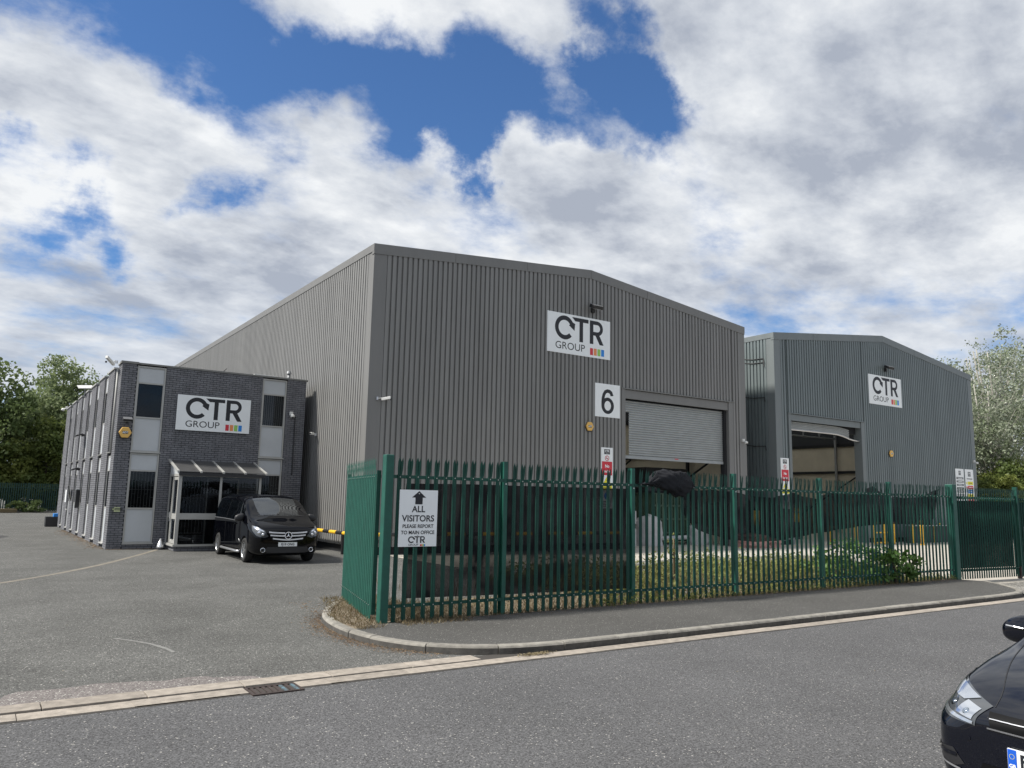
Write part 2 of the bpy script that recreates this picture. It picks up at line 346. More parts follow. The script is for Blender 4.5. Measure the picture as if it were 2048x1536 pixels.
def text_tris(txt, size, bold=0, align='CENTER', sx=1):
    cu = bpy.data.curves.new('t', 'FONT'); cu.body = txt; cu.size = size; cu.align_x = align; cu.align_y = 'CENTER'; cu.offset = bold; cu.resolution_u = 4
    ob = bpy.data.objects.new('t', cu); COL.objects.link(ob)
    dg = bpy.context.evaluated_depsgraph_get(); me = bpy.data.meshes.new_from_object(ob.evaluated_get(dg))
    vs = [(v.co.x*sx, v.co.y) for v in me.vertices]; fs = [tuple(p.vertices) for p in me.polygons]
    bpy.data.objects.remove(ob); bpy.data.curves.remove(cu); bpy.data.meshes.remove(me)
    return vs, fs
def put_text(B, txt, cx_, cz, size, y, m='black', bold=0, sx=1, align='CENTER'):
    vs, fs = text_tris(txt, size, bold, align, sx); B.use(m)
    B.add([(cx_+a, y, cz+b) for a, b in vs], fs)
def rect(B, m, x0, x1, z0, z1, y): B.use(m); B.add([(x0,y,z0),(x1,y,z0),(x1,y,z1),(x0,y,z1)], [(0,1,2,3)])
def arc(cx_, cz, r, a0, a1, n=24): return [(cx_+r*math.cos(R(a0+(a1-a0)*i/n)), cz+r*math.sin(R(a0+(a1-a0)*i/n))) for i in range(n+1)]
def ring(B, m, cx_, cz, ri, ro, y, a0=0, a1=360, n=32):
    B.use(m); a = arc(cx_, cz, ri, a0, a1, n); b = arc(cx_, cz, ro, a0, a1, n)
    for i in range(n): B.add([(a[i][0],y,a[i][1]),(b[i][0],y,b[i][1]),(b[i+1][0],y,b[i+1][1]),(a[i+1][0],y,a[i+1][1])], [(0,1,2,3)])
def poly(B, m, pts, y): B.use(m); B.add([(p[0], y, p[1]) for p in pts], [tuple(range(len(pts)))])
def logo(B, x0, ztop, H, y, colors=True, sx=1.0, letter='black'):
    """C with an arrow, T, R, the word below and four colour squares; H = height of a 2:1 board"""
    T = lambda u, v: (x0+u*H*sx, ztop-v*H)
    def P(pts): poly(B, letter, [T(*p) for p in pts], y)
    c = (.532, .353); ri, ro = .19, .30
    def A(r, d): return (c[0]+r*math.cos(R(d)), c[1]-r*math.sin(R(d)))
    n = 30; a0, a1 = 32, 318
    for i in range(n):
        d0 = a0+(a1-a0)*i/n; d1 = a0+(a1-a0)*(i+1)/n
        P([A(ri, d0), A(ro, d0), A(ro, d1), A(ri, d1)])
    P([A(ro, 32), A(ro+.055, 22), (c[0]+.31, c[1]+.045), A(ri-.035, 27), A(ri, 32)])
    P([(.76,.055),(1.29,.055),(1.29,.15),(1.115,.15),(1.115,.655),(1.0,.655),(1.0,.15),(.865,.15)])
    P([(1.335,.055),(1.45,.055),(1.45,.655),(1.335,.655)])
    P([(1.45,.055),(1.58,.055),(1.58,.15),(1.45,.15)]); P([(1.45,.335),(1.58,.335),(1.58,.43),(1.45,.43)])
    n = 14
    for i in range(n):
        d0 = -90+180*i/n; d1 = -90+180*(i+1)/n; q = lambda r, d: (1.58+r*math.cos(R(d)), .2425-r*math.sin(R(d)))
        P([q(.0925, d0), q(.1875, d0), q(.1875, d1), q(.0925, d1)])
    P([(1.52,.43),(1.58,.43),(1.617,.4263),(1.652,.4155),(1.79,.655),(1.66,.655)])
    cxx, czz = T(.71, .815); put_text(B, 'GROUP', cxx, czz, .255*H, y, letter, sx=1.09*sx, bold=.000)
    if colors:
        for k, m in enumerate(('red', 'orange', 'green', 'blue')):
            a = T(1.345+.122*k, .94); b = T(1.345+.122*k+.098, .765); rect(B, m, a[0], b[0], a[1], b[1], y)
def quads(name, C_, A_, B_, m, parent=None):
    """N leaf rhombs from centres and two half axes (numpy arrays)"""
    N_ = len(C_); V = np.stack([C_-A_, C_-B_, C_+A_, C_+B_], 1).reshape(-1, 3).astype(np.float32)
    me = bpy.data.meshes.new(name); me.vertices.add(N_*4); me.vertices.foreach_set('co', V.ravel())
    me.loops.add(N_*4); me.loops.foreach_set('vertex_index', np.arange(N_*4, dtype=np.int32))
    me.polygons.add(N_); me.polygons.foreach_set('loop_start', np.arange(0, N_*4, 4, dtype=np.int32)); me.polygons.foreach_set('loop_total', np.full(N_, 4, dtype=np.int32))
    me.update(); me.materials.append(M[m] if isinstance(m, str) else m)
    return link(name, me, parent)
def randdir(n):
    v = RNG.normal(size=(n, 3)); return v/np.linalg.norm(v, axis=1, keepdims=True)
def leaves(centres, size, aspect=.5):
    n = len(centres); a = randdir(n); b = np.cross(a, randdir(n)); b /= np.linalg.norm(b, axis=1, keepdims=True)
    s = size*(.6+.8*RNG.random((n, 1))); return centres, a*s*.5, b*s*.5*aspect

# ------------------------------------------------------------ ground
def sheet(name, pts, z, m): return struct(mb(m).add([(x, y, z) for x, y in pts], [tuple(range(len(pts)))]).build(name, fix=False))
sheet('ground', [(-400,-400),(500,-400),(500,500),(-400,500)], -.03, 'ground')
sheet('road', [(-200,-3.5),(200,-3.5),(200,7.90),(-200,7.90)], 0, 'road')
struct(mb('pave').box(-200, 200, -9, -3.52, -.02, .1).build('far_pavement'))
struct(mb('kerb').box(-200, 200, -3.64, -3.5, -.02, .11).build('far_kerb'))
sheet('forecourt', [(-60,8.36),(6.0,8.36),(11.2,10.7),(11.2,77),(-60,77)], -.004, 'yard')
sheet('yard_concrete', [(11.2,18.9),(24,18.9),(27.5,18.4),(20.9,11.0),(20.9,9.9),(70,9.9),(70,24.15),(11.2,24.15)], .004, 'conc')
sheet('gravel_strip', [(9.6,10.9),(21.2,10.9),(27.7,18.5),(24,19.05),(11.0,19.0)], .0, 'gravel')
sheet('gateway_ground', [(19.7,8.15),(90,8.15),(90,9.9),(20.9,9.9)], .008, 'gravel')
sheet('road_edge_ground', [(19.7,8.12),(90,8.12),(90,8.16),(19.7,8.16)], .006, 'gravel')

# kerb path of the pavement, outer line
def smooth_path(pts, it=3):
    for _ in range(it):
        o = [pts[0]]
        for a, b in zip(pts, pts[1:]): o += [(a[0]*.75+b[0]*.25, a[1]*.75+b[1]*.25), (a[0]*.25+b[0]*.75, a[1]*.25+b[1]*.75)]
        pts = o+[pts[-1]]
    return pts
ctrl = [(5.75,13.75),(5.0,12.75),(4.45,11.6),(4.30,10.2),(4.50,9.25),(5.0,8.55),(5.9,8.16),(7.4,8.13),(12,8.13),(18.6,8.13),(19.6,8.3),(20.6,9.1),(21.3,9.9)]
path = smooth_path(ctrl)
seg = [0]
for a, b in zip(path, path[1:]): seg.append(seg[-1]+math.dist(a, b))
def at_s(s_):
    for i in range(len(seg)-1):
        if seg[i+1] >= s_: t = (s_-seg[i])/(seg[i+1]-seg[i]); return tuple(path[i][k]*(1-t)+path[i+1][k]*t for k in (0, 1))
    return path[-1]
def nrm(s_):
    a, b = at_s(max(0, s_-.05)), at_s(min(seg[-1], s_+.05)); dx, dy = b[0]-a[0], b[1]-a[1]; L_ = math.hypot(dx, dy); return (-dy/L_, dx/L_)  # left of travel = inside
KH = .105
kerb = tag(thing('kerb', 'raised grey concrete kerb curving round the pavement corner', 'kerb'), None, None)
s0 = 0; first_len = [1.0,.62,.45,.5,.62,.70,.55]; k = 0
while s0 < seg[-1]-.2:
    L_ = first_len[k] if k < len(first_len) else .915
    k += 1; s1 = min(seg[-1], s0+L_); n = max(2, int(L_/.12)); B = mb('kerb'); dz = random.uniform(-.004, .004); di = random.uniform(-.006, .006)
    prof = [(0+di, -.05), (.0+di, KH-.03+dz), (.012+di, KH-.01+dz), (.03+di, KH+dz), (.13, KH+dz), (.13, -.05)]
    vs = []
    for i in range(n+1):
        t = s0+.007+(s1-s0-.014)*i/n; p = at_s(t); q = nrm(t)
        vs += [(p[0]-q[0]*0+q[0]*a, p[1]+q[1]*a, z) for a, z in prof]
    # inside is the left of travel for this winding
    m_ = len(prof); fs = [(i*m_+j, i*m_+j+1, (i+1)*m_+j+1, (i+1)*m_+j) for i in range(n) for j in range(m_-1)]+[tuple(range(m_)), tuple(n*m_+j for j in range(m_))[::-1]]
    B.add(vs, fs); B.use('kerbshade'); B.m = [1 if (i % (m_-1)) == 0 and i < n*(m_-1) else 0 for i in range(len(fs))]; B.build('kerb_stone', kerb); s0 = s1  # outer face gets the painted shade colour
# joint filler and pavement inside the kerb
inner = []
for i in range(0, 161):
    t = seg[-1]*i/160; p = at_s(t); q = nrm(t); inner.append((p[0]+q[0]*.12, p[1]+q[1]*.12))
PV = [p for p in inner if p[1] < 10.3]
pav = PV+[(20.9,10.55),(5.2,10.55),(4.75,10.5)]
struct(mb('pave').prism(pav, 2, -.02, KH-.007).build('pavement'))
vg = [p for p in inner if p[1] >= 10.15 and p[0] < 8]
verge = struct(mb('soil').prism(vg+[(4.6,10.1),(4.9,10.56),(6.0,10.58),(6.3,13.9)], 2, -.02, KH-.012).build('verge_soil'))
struct(mb('soil').prism([(5.3,10.552),(21.2,10.552),(21.2,11.3),(10.2,11.5),(9.8,12.7),(6.3,12.6),(5.6,11.4)], 2, -.02, KH-.03).build('fence_foot_soil'))
# channel blocks and flush kerb blocks
ch = thing('road_channel', 'pale concrete channel blocks set flush along the road edge', 'kerb edging')
struct(mb('joint').box(-40, 70, 7.84, 8.36, -.06, .002).build('joint_bed'))
x = -30.3; SEG = .905
while x < 60:
    z = .010+random.uniform(-.002, .002)
    if not (x < 2.6 < x+SEG or (x > 1.6 and x < 2.86)): 
        mb('block').box(x+.004, x+SEG-.004, 7.87, 8.10, -.03, z).build('channel_block', ch)
    elif x <= 2.6: 
        pass
    x += SEG
for a, b in ((-30, -30),): pass
mb('block').box(1.36, 2.36, 7.87, 8.10, -.03, .011).build('channel_block', ch)
mb('block').box(2.87, 3.35, 7.87, 8.10, -.03, .010).build('channel_block', ch)
fl = thing('dropped_kerb', 'flush pale kerb stones across the forecourt entrance', 'dropped kerb')
xs = [-30+.9*i for i in range(34)]; xs = [v for v in xs if v < .3]+[.663,1.508,2.391,3.303,4.240,5.15]
for a, b in zip(xs, xs[1:]):
    mb('block').box(a+.005, b-.005, 8.125, 8.385, -.03, .022+random.uniform(-.003, .003)).build('kerb_stone', fl, bevel=.004)
# pink patch by the dropped kerb
pts = []
for i in range(40):
    a = 2*math.pi*i/40; rr = 1+.14*math.sin(3*a+1)+.06*math.sin(9*a)+.05*math.sin(14*a+2); pts.append((1.35+1.15*rr*math.cos(a), 8.36+max(0, .62*rr*math.sin(a))))
sheet('pink_gravel_patch', pts, .004, 'patch')
# light scar stripe leading to the office, and small road scars
def ribbon(name, pts, w, z, m):
    B = mb(m); vs = []; pts = smooth_path(pts, 2)
    for i, p in enumerate(pts):
        a = pts[max(0, i-1)]; b = pts[min(len(pts)-1, i+1)]; L_ = math.dist(a, b); nx, ny = -(b[1]-a[1])/L_, (b[0]-a[0])/L_; ww = w*(.85+.3*random.random())
        vs += [(p[0]-nx*ww/2, p[1]-ny*ww/2, z), (p[0]+nx*ww/2, p[1]+ny*ww/2, z)]
    return struct(B.add(vs, [(2*i, 2*i+1, 2*i+3, 2*i+2) for i in range(len(pts)-1)]).build(name, fix=False))
M['scar'] = mat('pale trench fill', (.20, .18, .145), .9, var=.25, vscale=5, bump=.4, bscale=80)
ribbon('trench_scar', [(-2.9,15.4),(.6,19.08),(2.6,22.4),(4.2,26.0),(5.25,28.6)], .13, 0.0, 'scar')
M['scuff'] = mat('pale scuff', (.185, .185, .175), .9, var=.3, vscale=10)
ribbon('tyre_scuff', [(1.70,11.6),(1.98,11.1),(2.12,10.65),(2.16,10.3)], .05, 0.0, 'scuff')
M['darkpatch'] = asphalt('dark repair asphalt', .05, .09, .01, 100, tint=(1, 1, 1.02), big=.1)
sheet('repair_patch', [(-3.8,41),(.4,41.5),(1.35,37.6),(.2,33.5),(-3.8,33)], .0, 'darkpatch')
M['crack'] = mat('tar crack', (.035, .034, .034), .8, var=.4, vscale=20)
# gully grate
g = thing('gully_grate', 'rusty slotted iron drain grate in the road channel', 'drain cover', (2.615, 7.91, 0))
M['iron'] = mat('rusty iron', (.06, .045, .04), .7, metal=.3, var=.3, vscale=25)
M['ironb'] = mat('blue marker spray', (.10, .19, .24), .7, var=.5, vscale=18, var2=(.06, .045, .04))
B = mb('iron'); B.box(-.25,.25,-.16,-.13,-.05,.014).box(-.25,.25,.13,.16,-.05,.014).box(-.25,-.225,-.13,.13,-.05,.014).box(.225,.25,-.13,.13,-.05,.014); B.build('frame', g)
mb('dark').box(-.225,.225,-.13,.13,-.08,-.06).build('pit', g)
for i in range(8):
    xx = -.2+i*.057; B = mb('ironb' if i in (5, 7) else 'iron'); B.add([(xx-.012,-.128,-.03),(xx+.018,-.128,-.03),(xx+.028,.128,-.03),(xx-.002,.128,-.03),(xx-.012,-.128,.012),(xx+.018,-.128,.012),(xx+.028,.128,.012),(xx-.002,.128,.012)],[(0,3,2,1),(4,5,6,7),(0,1,5,4),(1,2,6,5),(2,3,7,6),(3,0,4,7)]); B.build('bar', g)

# ------------------------------------------------------------ warehouses
def cladding(parent, p0, d, nvec, length, z0f, z1f, m, pitch=.2, pw=1.0, dep=.058):
    """profiled sheets, one object each, p0 (x,y) start, d unit along, nvec outward"""
    t = 0; share = {}
    while t < length-1e-6:
        w = min(pw, length-t); prof = []; u = 0
        while u < w-1e-6:
            for a, b in ((0, 0), (.026, 0), (.036, dep), (.164, dep), (.174, 0)):
                if u+a <= w: prof.append((u+a, b))
            u += pitch
        prof.append((w, 0))
        key = (round(w, 3), z0f(t+w/2), z1f(t), z1f(t+w))
        if key in share: me = share[key]
        else:
            vs = []
            zb = z0f(t+w/2)
            for a, b in prof: vs += [(d[0]*a+nvec[0]*b, d[1]*a+nvec[1]*b, zb), (d[0]*a+nvec[0]*b, d[1]*a+nvec[1]*b, z1f(t+a))]
            me = mb(m).add(vs, [(2*i, 2*i+2, 2*i+3, 2*i+1) for i in range(len(prof)-1)]).mesh('cladding_sheet', fix=False); share[key] = me
        link('cladding_sheet', me, parent, loc=(p0[0]+d[0]*t, p0[1]+d[1]*t, 0)); t += w
def roller_slats(B, x0, x1, y, z0, z1, pitch=.1, bend=None, n=1):
    z = z1
    xs_ = [x0+(x1-x0)*i/n for i in range(n+1)]
    while z > z0+1e-4:
        prof = [(0, 0), (-.028, -.018), (-.036, -.045), (-.028, -.068), (.0, -.086), (0, -.1)]
        vs = []
        for xx in xs_:
            o = bend(xx, z) if bend else 0
            vs += [(xx, y+a, z+b*pitch/.1-o) for a, b in prof]
        k_ = len(prof); B.add(vs, [(i*k_+j, (i+1)*k_+j, (i+1)*k_+j+1, i*k_+j+1) for i in range(n) for j in range(k_-1)]); z -= pitch
def warehouse(label, x0, x1, xa, zl, za, zr, cl, tr, door, side_start, group):
    Y = 24.0; YE = 62.0; dl, dr, dtop, dh = door
    w = thing('warehouse', label, 'warehouse', (0, 0, 0), group=group)
    def top(x): return zl+(za-zl)*(x-x0)/(xa-x0) if x < xa else za+(zr-za)*(x-xa)/(x1-xa)
    # front cladding in three runs
    zt = lambda o: (lambda t: top(o+t)-.30)
    segs = [(x0+.42, dl-.18, lambda t: .25), (dl-.18, dr+.30, lambda t: dtop+.02), (dr+.30, x1-.28, lambda t: .25)]
    for a, b, zf in segs: cladding(w, (a, Y), (1, 0), (0, -1), b-a, zf, zt(a), cl)
    cladding(w, (x0, Y+.38), (0, 1), (-1, 0), YE-Y-.6, lambda t: .25, lambda t: zl-.22, cl)
    cladding(w, (x1, Y+.38), (0, 1), (1, 0), YE-Y-.6, lambda t: .25, lambda t: zr-.22, cl)
    # plinth
    mb('dark').box(x0+.02, dl-.1, Y+.02, Y+.10, 0, .26).build('plinth', w); mb('dark').box(dr+.1, x1-.02, Y+.02, Y+.10, 0, .26).build('plinth', w)
    mb('dark').box(x0+.02, x0+.1, Y+.1, YE, 0, .26).build('plinth', w)
    # corner flashings
    B = mb(tr); B.box(x0-.05, x0+.44, Y-.05, Y-.04+.03, .2, top(x0+.2)-.05); B.box(x0-.05, x0-.03, Y-.01, Y+.40, .2, zl-.05); B.build('corner_flashing', w)
    B = mb(tr); B.box(x1-.30, x1+.05, Y-.05, Y-.01, .2, zr-.05); B.box(x1+.03, x1+.05, Y-.01, Y+.38, .2, zr-.05); B.build('corner_flashing', w)
    # verge trims: two bevelled bars, each cut into lengths
    for (ax, az, bx, bz) in ((x0-.07, zl, xa, za), (xa, za, x1+.07, zr)):
        n = 3
        for i in range(n):
            u0, u1 = i/n, (i+1)/n-.0012; X0, X1 = ax+(bx-ax)*u0, ax+(bx-ax)*u1; Z0, Z1 = az+(bz-az)*u0, az+(bz-az)*u1
            q = .003*(i % 2)
            mb(tr).add([(X0,Y-.075-q,Z0-.36),(X1,Y-.075-q,Z1-.36),(X1,Y-.075-q,Z1),(X0,Y-.075-q,Z0),(X0,Y+.1,Z0-.36),(X1,Y+.1,Z1-.36),(X1,Y+.1,Z1+.002),(X0,Y+.1,Z0+.002)],
                        [(0,1,2,3),(4,7,6,5),(0,4,5,1),(3,2,6,7),(0,3,7,4),(1,5,6,2)]).build('verge_trim', w)
    B = mb(tr); B.box(x0-.075, x0+.02, Y-.07, YE, zl-.26, zl-.002); B.build('eaves_trim', w)
    B = mb(tr); B.box(x1-.02, x1+.075, Y-.07, YE, zr-.26, zr-.002); B.build('eaves_trim', w)
    # roof, with translucent strips added to brighten the inside
    yc_ = Y+.05; kk = 0
    while yc_ < YE-.1:
        ye_ = min(YE, yc_+(2.6 if kk % 2 == 0 else 1.3))
        mb(tr if kk % 2 == 0 else 'added_skylight').add([(x0,yc_,zl-.04),(xa,yc_,za-.04),(x1,yc_,zr-.04),(x1,ye_,zr-.04),(xa,ye_,za-.04),(x0,ye_,zl-.04)], [(0,1,4,5),(1,2,3,4)]).build('roof_sheet' if kk % 2 == 0 else 'added_skylight', w, fix=False)
        yc_ = ye_; kk += 1
    # lining, back wall, floor
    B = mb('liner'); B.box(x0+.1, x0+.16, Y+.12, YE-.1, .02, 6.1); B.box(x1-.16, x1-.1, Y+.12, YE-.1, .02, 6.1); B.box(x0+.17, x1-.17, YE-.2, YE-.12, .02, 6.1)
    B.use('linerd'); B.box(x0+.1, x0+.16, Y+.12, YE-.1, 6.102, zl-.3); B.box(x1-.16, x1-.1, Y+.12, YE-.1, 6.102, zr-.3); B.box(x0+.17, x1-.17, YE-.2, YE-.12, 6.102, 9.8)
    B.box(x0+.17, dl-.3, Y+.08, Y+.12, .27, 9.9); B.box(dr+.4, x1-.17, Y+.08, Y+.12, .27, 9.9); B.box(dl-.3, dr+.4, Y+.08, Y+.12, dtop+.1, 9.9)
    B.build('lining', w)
    mb('conc').box(x0+.17, x1-.17, Y+.16, YE-.2, -.02, .012).build('floor', w)
    # girts, columns, braces and roof trusses
    for k_ in range(6):
        yy = Y+3.2+6*k_
        for xx in (x0+.3, x1-.42): mb('galvd' if k_ else 'dark').box(xx, xx+.14, yy, yy+.14, .02, 9.6).build('column', w)
        B = mb('galvd'); xl, xr = x0+.5, x1-.5
        B.tube([(xl, yy, 6.6), (xr, yy, 6.6)], .06, 6); B.tube([(xl, yy, 9.4), (xa, yy, za-.55), (xr, yy, 9.4)], .06, 6)
        nn = 10
        for i in range(nn):
            xa_ = xl+(xr-xl)*i/nn; xb_ = xl+(xr-xl)*(i+.5)/nn; xc_ = xl+(xr-xl)*(i+1)/nn; zz_ = 9.4+(za-.55-9.4)*(1-abs(2*(i+.5)/nn-1))
            B.tube([(xa_, yy, 6.6), (xb_, yy, zz_), (xc_, yy, 6.6)], .035, 5)
        B.build('roof_truss', w)
    B = mb('dark'); B.box(x1-.3, x1-.17, Y+.15, YE-.3, 4.15, 4.33); B.box(x1-.3, x1-.17, Y+.15, YE-.3, 6.05, 6.25)
    B.tube([(x1-.35, Y+1.2, 4.2), (x1-.35, Y+7.5, .8)], .05, 6); B.tube([(x1-.35, Y+7.4, 4.1), (x1-.35, Y+13, .8)], .05, 6); B.build('wall_rail', w)
    # door surround
    mb(tr).box(dl-.20, dl-.002, Y-.06, Y+.4, .0, dtop+.02).build('door_jamb', w)
    mb(tr).box(dr+.002, dr+.31, Y-.06, Y+.4, .0, dtop+.02).build('door_jamb', w)
    mb(tr).box(dl, dr, Y-.02, Y+.06, dh, dtop).build('door_header', w)
    mb(tr).box(dl-.24, dr+.36, Y-.10, Y+.02, dtop+.022, dtop+.06).build('drip_flashing', w)
    return w
GRP = 'twin metal clad warehouses'
w1 = warehouse('large warm grey corrugated metal warehouse numbered 6, nearest to the camera', 10.5, 29.45, 20.03, 10.44, 11.27, 10.22, 'clad1', 'trim1', (21.92, 28.29, 6.5, 6.14), 0, GRP)
w2 = warehouse('blue grey corrugated metal warehouse further right, its shutter rolled up', 31.74, 51.0, 41.28, 10.28, 11.4, 10.2, 'clad2', 'trim2', (32.87, 38.85, 6.33, 6.02), 0, GRP)
# shutters
sh = link('roller_shutter', None, w1)
def shutter(parent, name, B): return B.build(name, parent)
bpy.data.objects.remove(sh)
B = mb('galv'); roller_slats(B, 22.34, 28.13, 24.22, 3.80, 6.10, .1); roller_slats(B, 21.93, 22.34, 24.22, 5.6, 6.10, .1)
shut = B.build('roller_shutter', w1, fix=False)
mb('galv').box(21.93, 28.13, 24.17, 24.25, 3.66, 3.79).build('bottom_bar', shut)
mb('red').box(25.0, 25.22, 24.164, 24.169, 3.74, 3.775).build('warning_sticker', shut)
mb('dark').box(28.14, 28.285, 24.1, 24.35, .02, 6.12).build('guide_rail', w1)
mb('dark').box(21.93, 28.28, 24.26, 24.6, 6.1, 6.45).build('shutter_drum', w1)
B = mb('galv')
bend = lambda xx, z: (.0 if xx < 36.6 else .16*((xx-36.6)/1.5)**2)*(1.2-(z-5.6))
roller_slats(B, 32.88, 38.1, 24.22, 5.62, 6.02, .08, bend=bend, n=20); s2 = B.build('roller_shutter', w2, fix=False)
B = mb('satin'); pts = [(32.88+5.2*i/20, 24.19, 5.60-bend(32.88+5.2*i/20, 5.6)) for i in range(21)]+[(38.4, 24.15, 5.36), (38.85, 24.1, 5.33)]
B.tube(pts, .04, 6); B.build('bent_bottom_bar', s2)
mb('dark').box(32.88, 38.84, 24.3, 24.7, 5.7, 6.3).build('shutter_drum', w2)
# cable brackets across the gap side of the second warehouse
for z, zz in ((9.05, .0), (8.85, .1), (7.1, 0), (4.7, .0)):
    B = mb('blackpl'); B.tube([(31.68, 25.95, z+.15), (31.66, 25.2, z+.02), (31.66, 24.55, z), (31.62, 24.5, z-.22)], .022, 6)
    tag(B.build('cable', None), 'thin dark cable run across the shaded side wall at %s' % {9.05: 'the topmost level', 8.85: 'second level from the top', 7.1: 'half height', 4.7: 'the lowest level'}[z], 'cable', 'cables on the shaded side wall')

# ------------------------------------------------------------ signs on the walls
def board(name, label, x0, x1, z0, z1, y, cat='sign', group=None, th=.02, m='white'):
    t = thing(name, label, cat, ((x0+x1)/2, y, z0), group=group)
    B = mb(m); B.box(x0-(x0+x1)/2, x1-(x0+x1)/2, 0, th, 0, z1-z0); B.build('panel', t); return t
def lettering(t, fn, name='lettering'):
    B = MB(); fn(B); o = B.build(name, t, fix=False); return o
G1 = 'white company sign boards'
t = board('company_sign', 'white company sign with black logo on the large warm grey warehouse', 17.82, 21.06, 7.63, 9.24, 23.93, group=G1); lettering(t, lambda B: logo(B, -1.62, 1.61, 1.61, -.003))
t = board('company_sign', 'white company sign with black logo on the blue grey warehouse', 39.72, 42.95, 7.45, 9.08, 23.93, group=G1); lettering(t, lambda B: logo(B, -1.615, 1.63, 1.61, -.003))
t = board('company_sign', 'white company sign with black logo on the brick office front', 5.50, 8.01, 4.04, 5.27, 28.80, group=G1); lettering(t, lambda B: logo(B, -1.255, 1.23, 1.24, -.003))
t = board('number_sign', 'square white sign with a bold black 6 beside the shutter', 20.27, 21.60, 5.26, 6.62, 23.93)
def six(B):
    cx_, cz_ = 0.0, .47; B.use('black'); n = 36
    def el(rx, rz, a, c=(0, .47)): return (c[0]+rx*math.cos(R(a)), -.003, c[1]+rz*math.sin(R(a)))
    for i in range(n):
        a0, a1 = 360*i/n, 360*(i+1)/n; B.add([el(.175,.20,a0), el(.335,.335,a0), el(.335,.335,a1), el(.175,.20,a1)], [(0,1,2,3)])
    # back stroke: from the left of the bowl up and over to the right terminal
    O = [(-.335,.47),(-.335,.62),(-.32,.78),(-.27,.95),(-.17,1.09),(-.02,1.15),(.13,1.13),(.24,1.06),(.31,.90)]
    I = [(-.334,.47),(-.25,.69),(-.17,.76),(-.145,.87),(-.09,.97),(0,1.005),(.08,.99),(.13,.945),(.155,.875)]
    for i in range(1, 9):
        if i == 1: B.add([(O[0][0],-.0035,O[0][1]),(I[1][0],-.0035,I[1][1]),(O[1][0],-.0035,O[1][1])], [(0,1,2)])
        else: B.add([(O[i-1][0],-.0035,O[i-1][1]),(I[i-1][0],-.0035,I[i-1][1]),(I[i][0],-.0035,I[i][1]),(O[i][0],-.0035,O[i][1])], [(0,1,2,3)])
lettering(t, six, 'numeral')
def smoking(B):
    rect(B, 'black', -.15, .15, 2.16, 2.36, -.003); put_text(B, 'CTR', 0, 2.28, .12, -.005, 'white', bold=.004); put_text(B, 'GROUP', 0, 2.195, .045, -.005, 'white')
    ring(B, 'red', 0, 2.0, .085, .11, -.003); B.use('red'); B.add([(-.07,-.0045,2.055),(-.055,-.0045,2.07),(.07,-.0045,1.945),(.055,-.0045,1.93)], [(0,1,2,3)])
    rect(B, 'black', -.06, .05, 1.985, 2.005, -.004)
    rect(B, 'red', -.27, .27, 1.32, 1.87, -.003); put_text(B, 'No', 0, 1.68, .17, -.005, 'white', bold=.006); put_text(B, 'Smoking', 0, 1.47, .135, -.005, 'white', bold=.005, sx=.9)
    poly(B, 'yelp', [(-.2, 1.0), (.2, 1.0), (0, 1.28)], -.003); poly(B, 'black', [(-.15, .985), (.15, .985), (.15, .975), (-.15, .975)], -.004)
    poly(B, 'black', [(-.02, 1.04), (.03, 1.10), (.0, 1.12), (.03, 1.2), (-.04, 1.11), (0, 1.09)], -.0045)
    rect(B, 'yelp', -.27, .27, .72, .95, -.003)
    for k_ in range(3): rect(B, 'black', -.2, .2, .76+.06*k_, .785+.06*k_, -.004)
    ring(B, 'blue', 0, .5, .0, .15, -.003)
    for k_ in range(4): rect(B, 'blackpl', -.2, .2, .08+.06*k_, .105+.06*k_, -.003)
t = board('safety_sign', 'tall narrow No Smoking sign left of the warm grey warehouse shutter', 20.60, 21.22, 1.6, 4.03, 23.93, group='tall no smoking signs'); lettering(t, smoking, 'print')
t = board('safety_sign', 'tall narrow No Smoking sign beside the blue grey warehouse doorway', 31.95, 32.57, 1.7, 4.13, 23.93, group='tall no smoking signs'); lettering(t, smoking, 'print')
M['greytext'] = mat('grey print', (.16, .17, .18), .5)
def notA(B):
    rect(B, 'greytext', -.13, .13, 2.02, 2.28, -.003); put_text(B, 'CTR', 0, 2.17, .1, -.005, 'white', bold=.003)
    for k_ in range(8):
        rect(B, 'greytext', -.42, .42, 1.90-k_*.2-.13, 1.90-k_*.2, -.003)
        rect(B, 'white', -.33+random.uniform(0, .12), .33-random.uniform(0, .12), 1.90-k_*.2-.085, 1.90-k_*.2-.05, -.0045)
def notB(B):
    rect(B, 'greytext', -.17, .17, 1.97, 2.25, -.003); put_text(B, 'CTR', 0, 2.14, .13, -.005, 'white', bold=.003); put_text(B, 'GROUP', 0, 2.03, .05, -.005, 'white')
    rect(B, 'blackpl', -.34, .34, 1.80, 1.85, -.003)
    for k_, m in enumerate(('yelp', 'red', 'blue', 'yelp', 'red', 'red')):
        z1 = 1.66-k_*.25; rect(B, m, -.24, .40, z1-.19, z1, -.003); rect(B, 'white' if m != 'yelp' else 'black', -.14, .3, z1-.11, z1-.075, -.0045); rect(B, m, -.42, -.30, z1-.15, z1-.04, -.003)
t = board('site_notice', 'white notice board with rows of grey text by the right corner', 48.45, 49.42, 1.85, 4.25, 23.93, group='site notice boards'); lettering(t, notA, 'print')
t = board('site_notice', 'white notice board with yellow, red and blue bands by the right corner', 49.58, 50.58, 1.85, 4.25, 23.93, group='site notice boards'); lettering(t, notB, 'print')
def notF(B):
    rect(B, 'black', -.28, -.16, .04, .14, -.003); rect(B, 'black', -.13, .20, .05, .13, -.003); rect(B, 'black', .23, .28, .04, .14, -.003)
    rect(B, 'exit', -.25, -.19, .06, .12, -.005)
    for k_ in range(5): rect(B, 'exit', -.10+k_*.055, -.065+k_*.055, .075, .105, -.005)
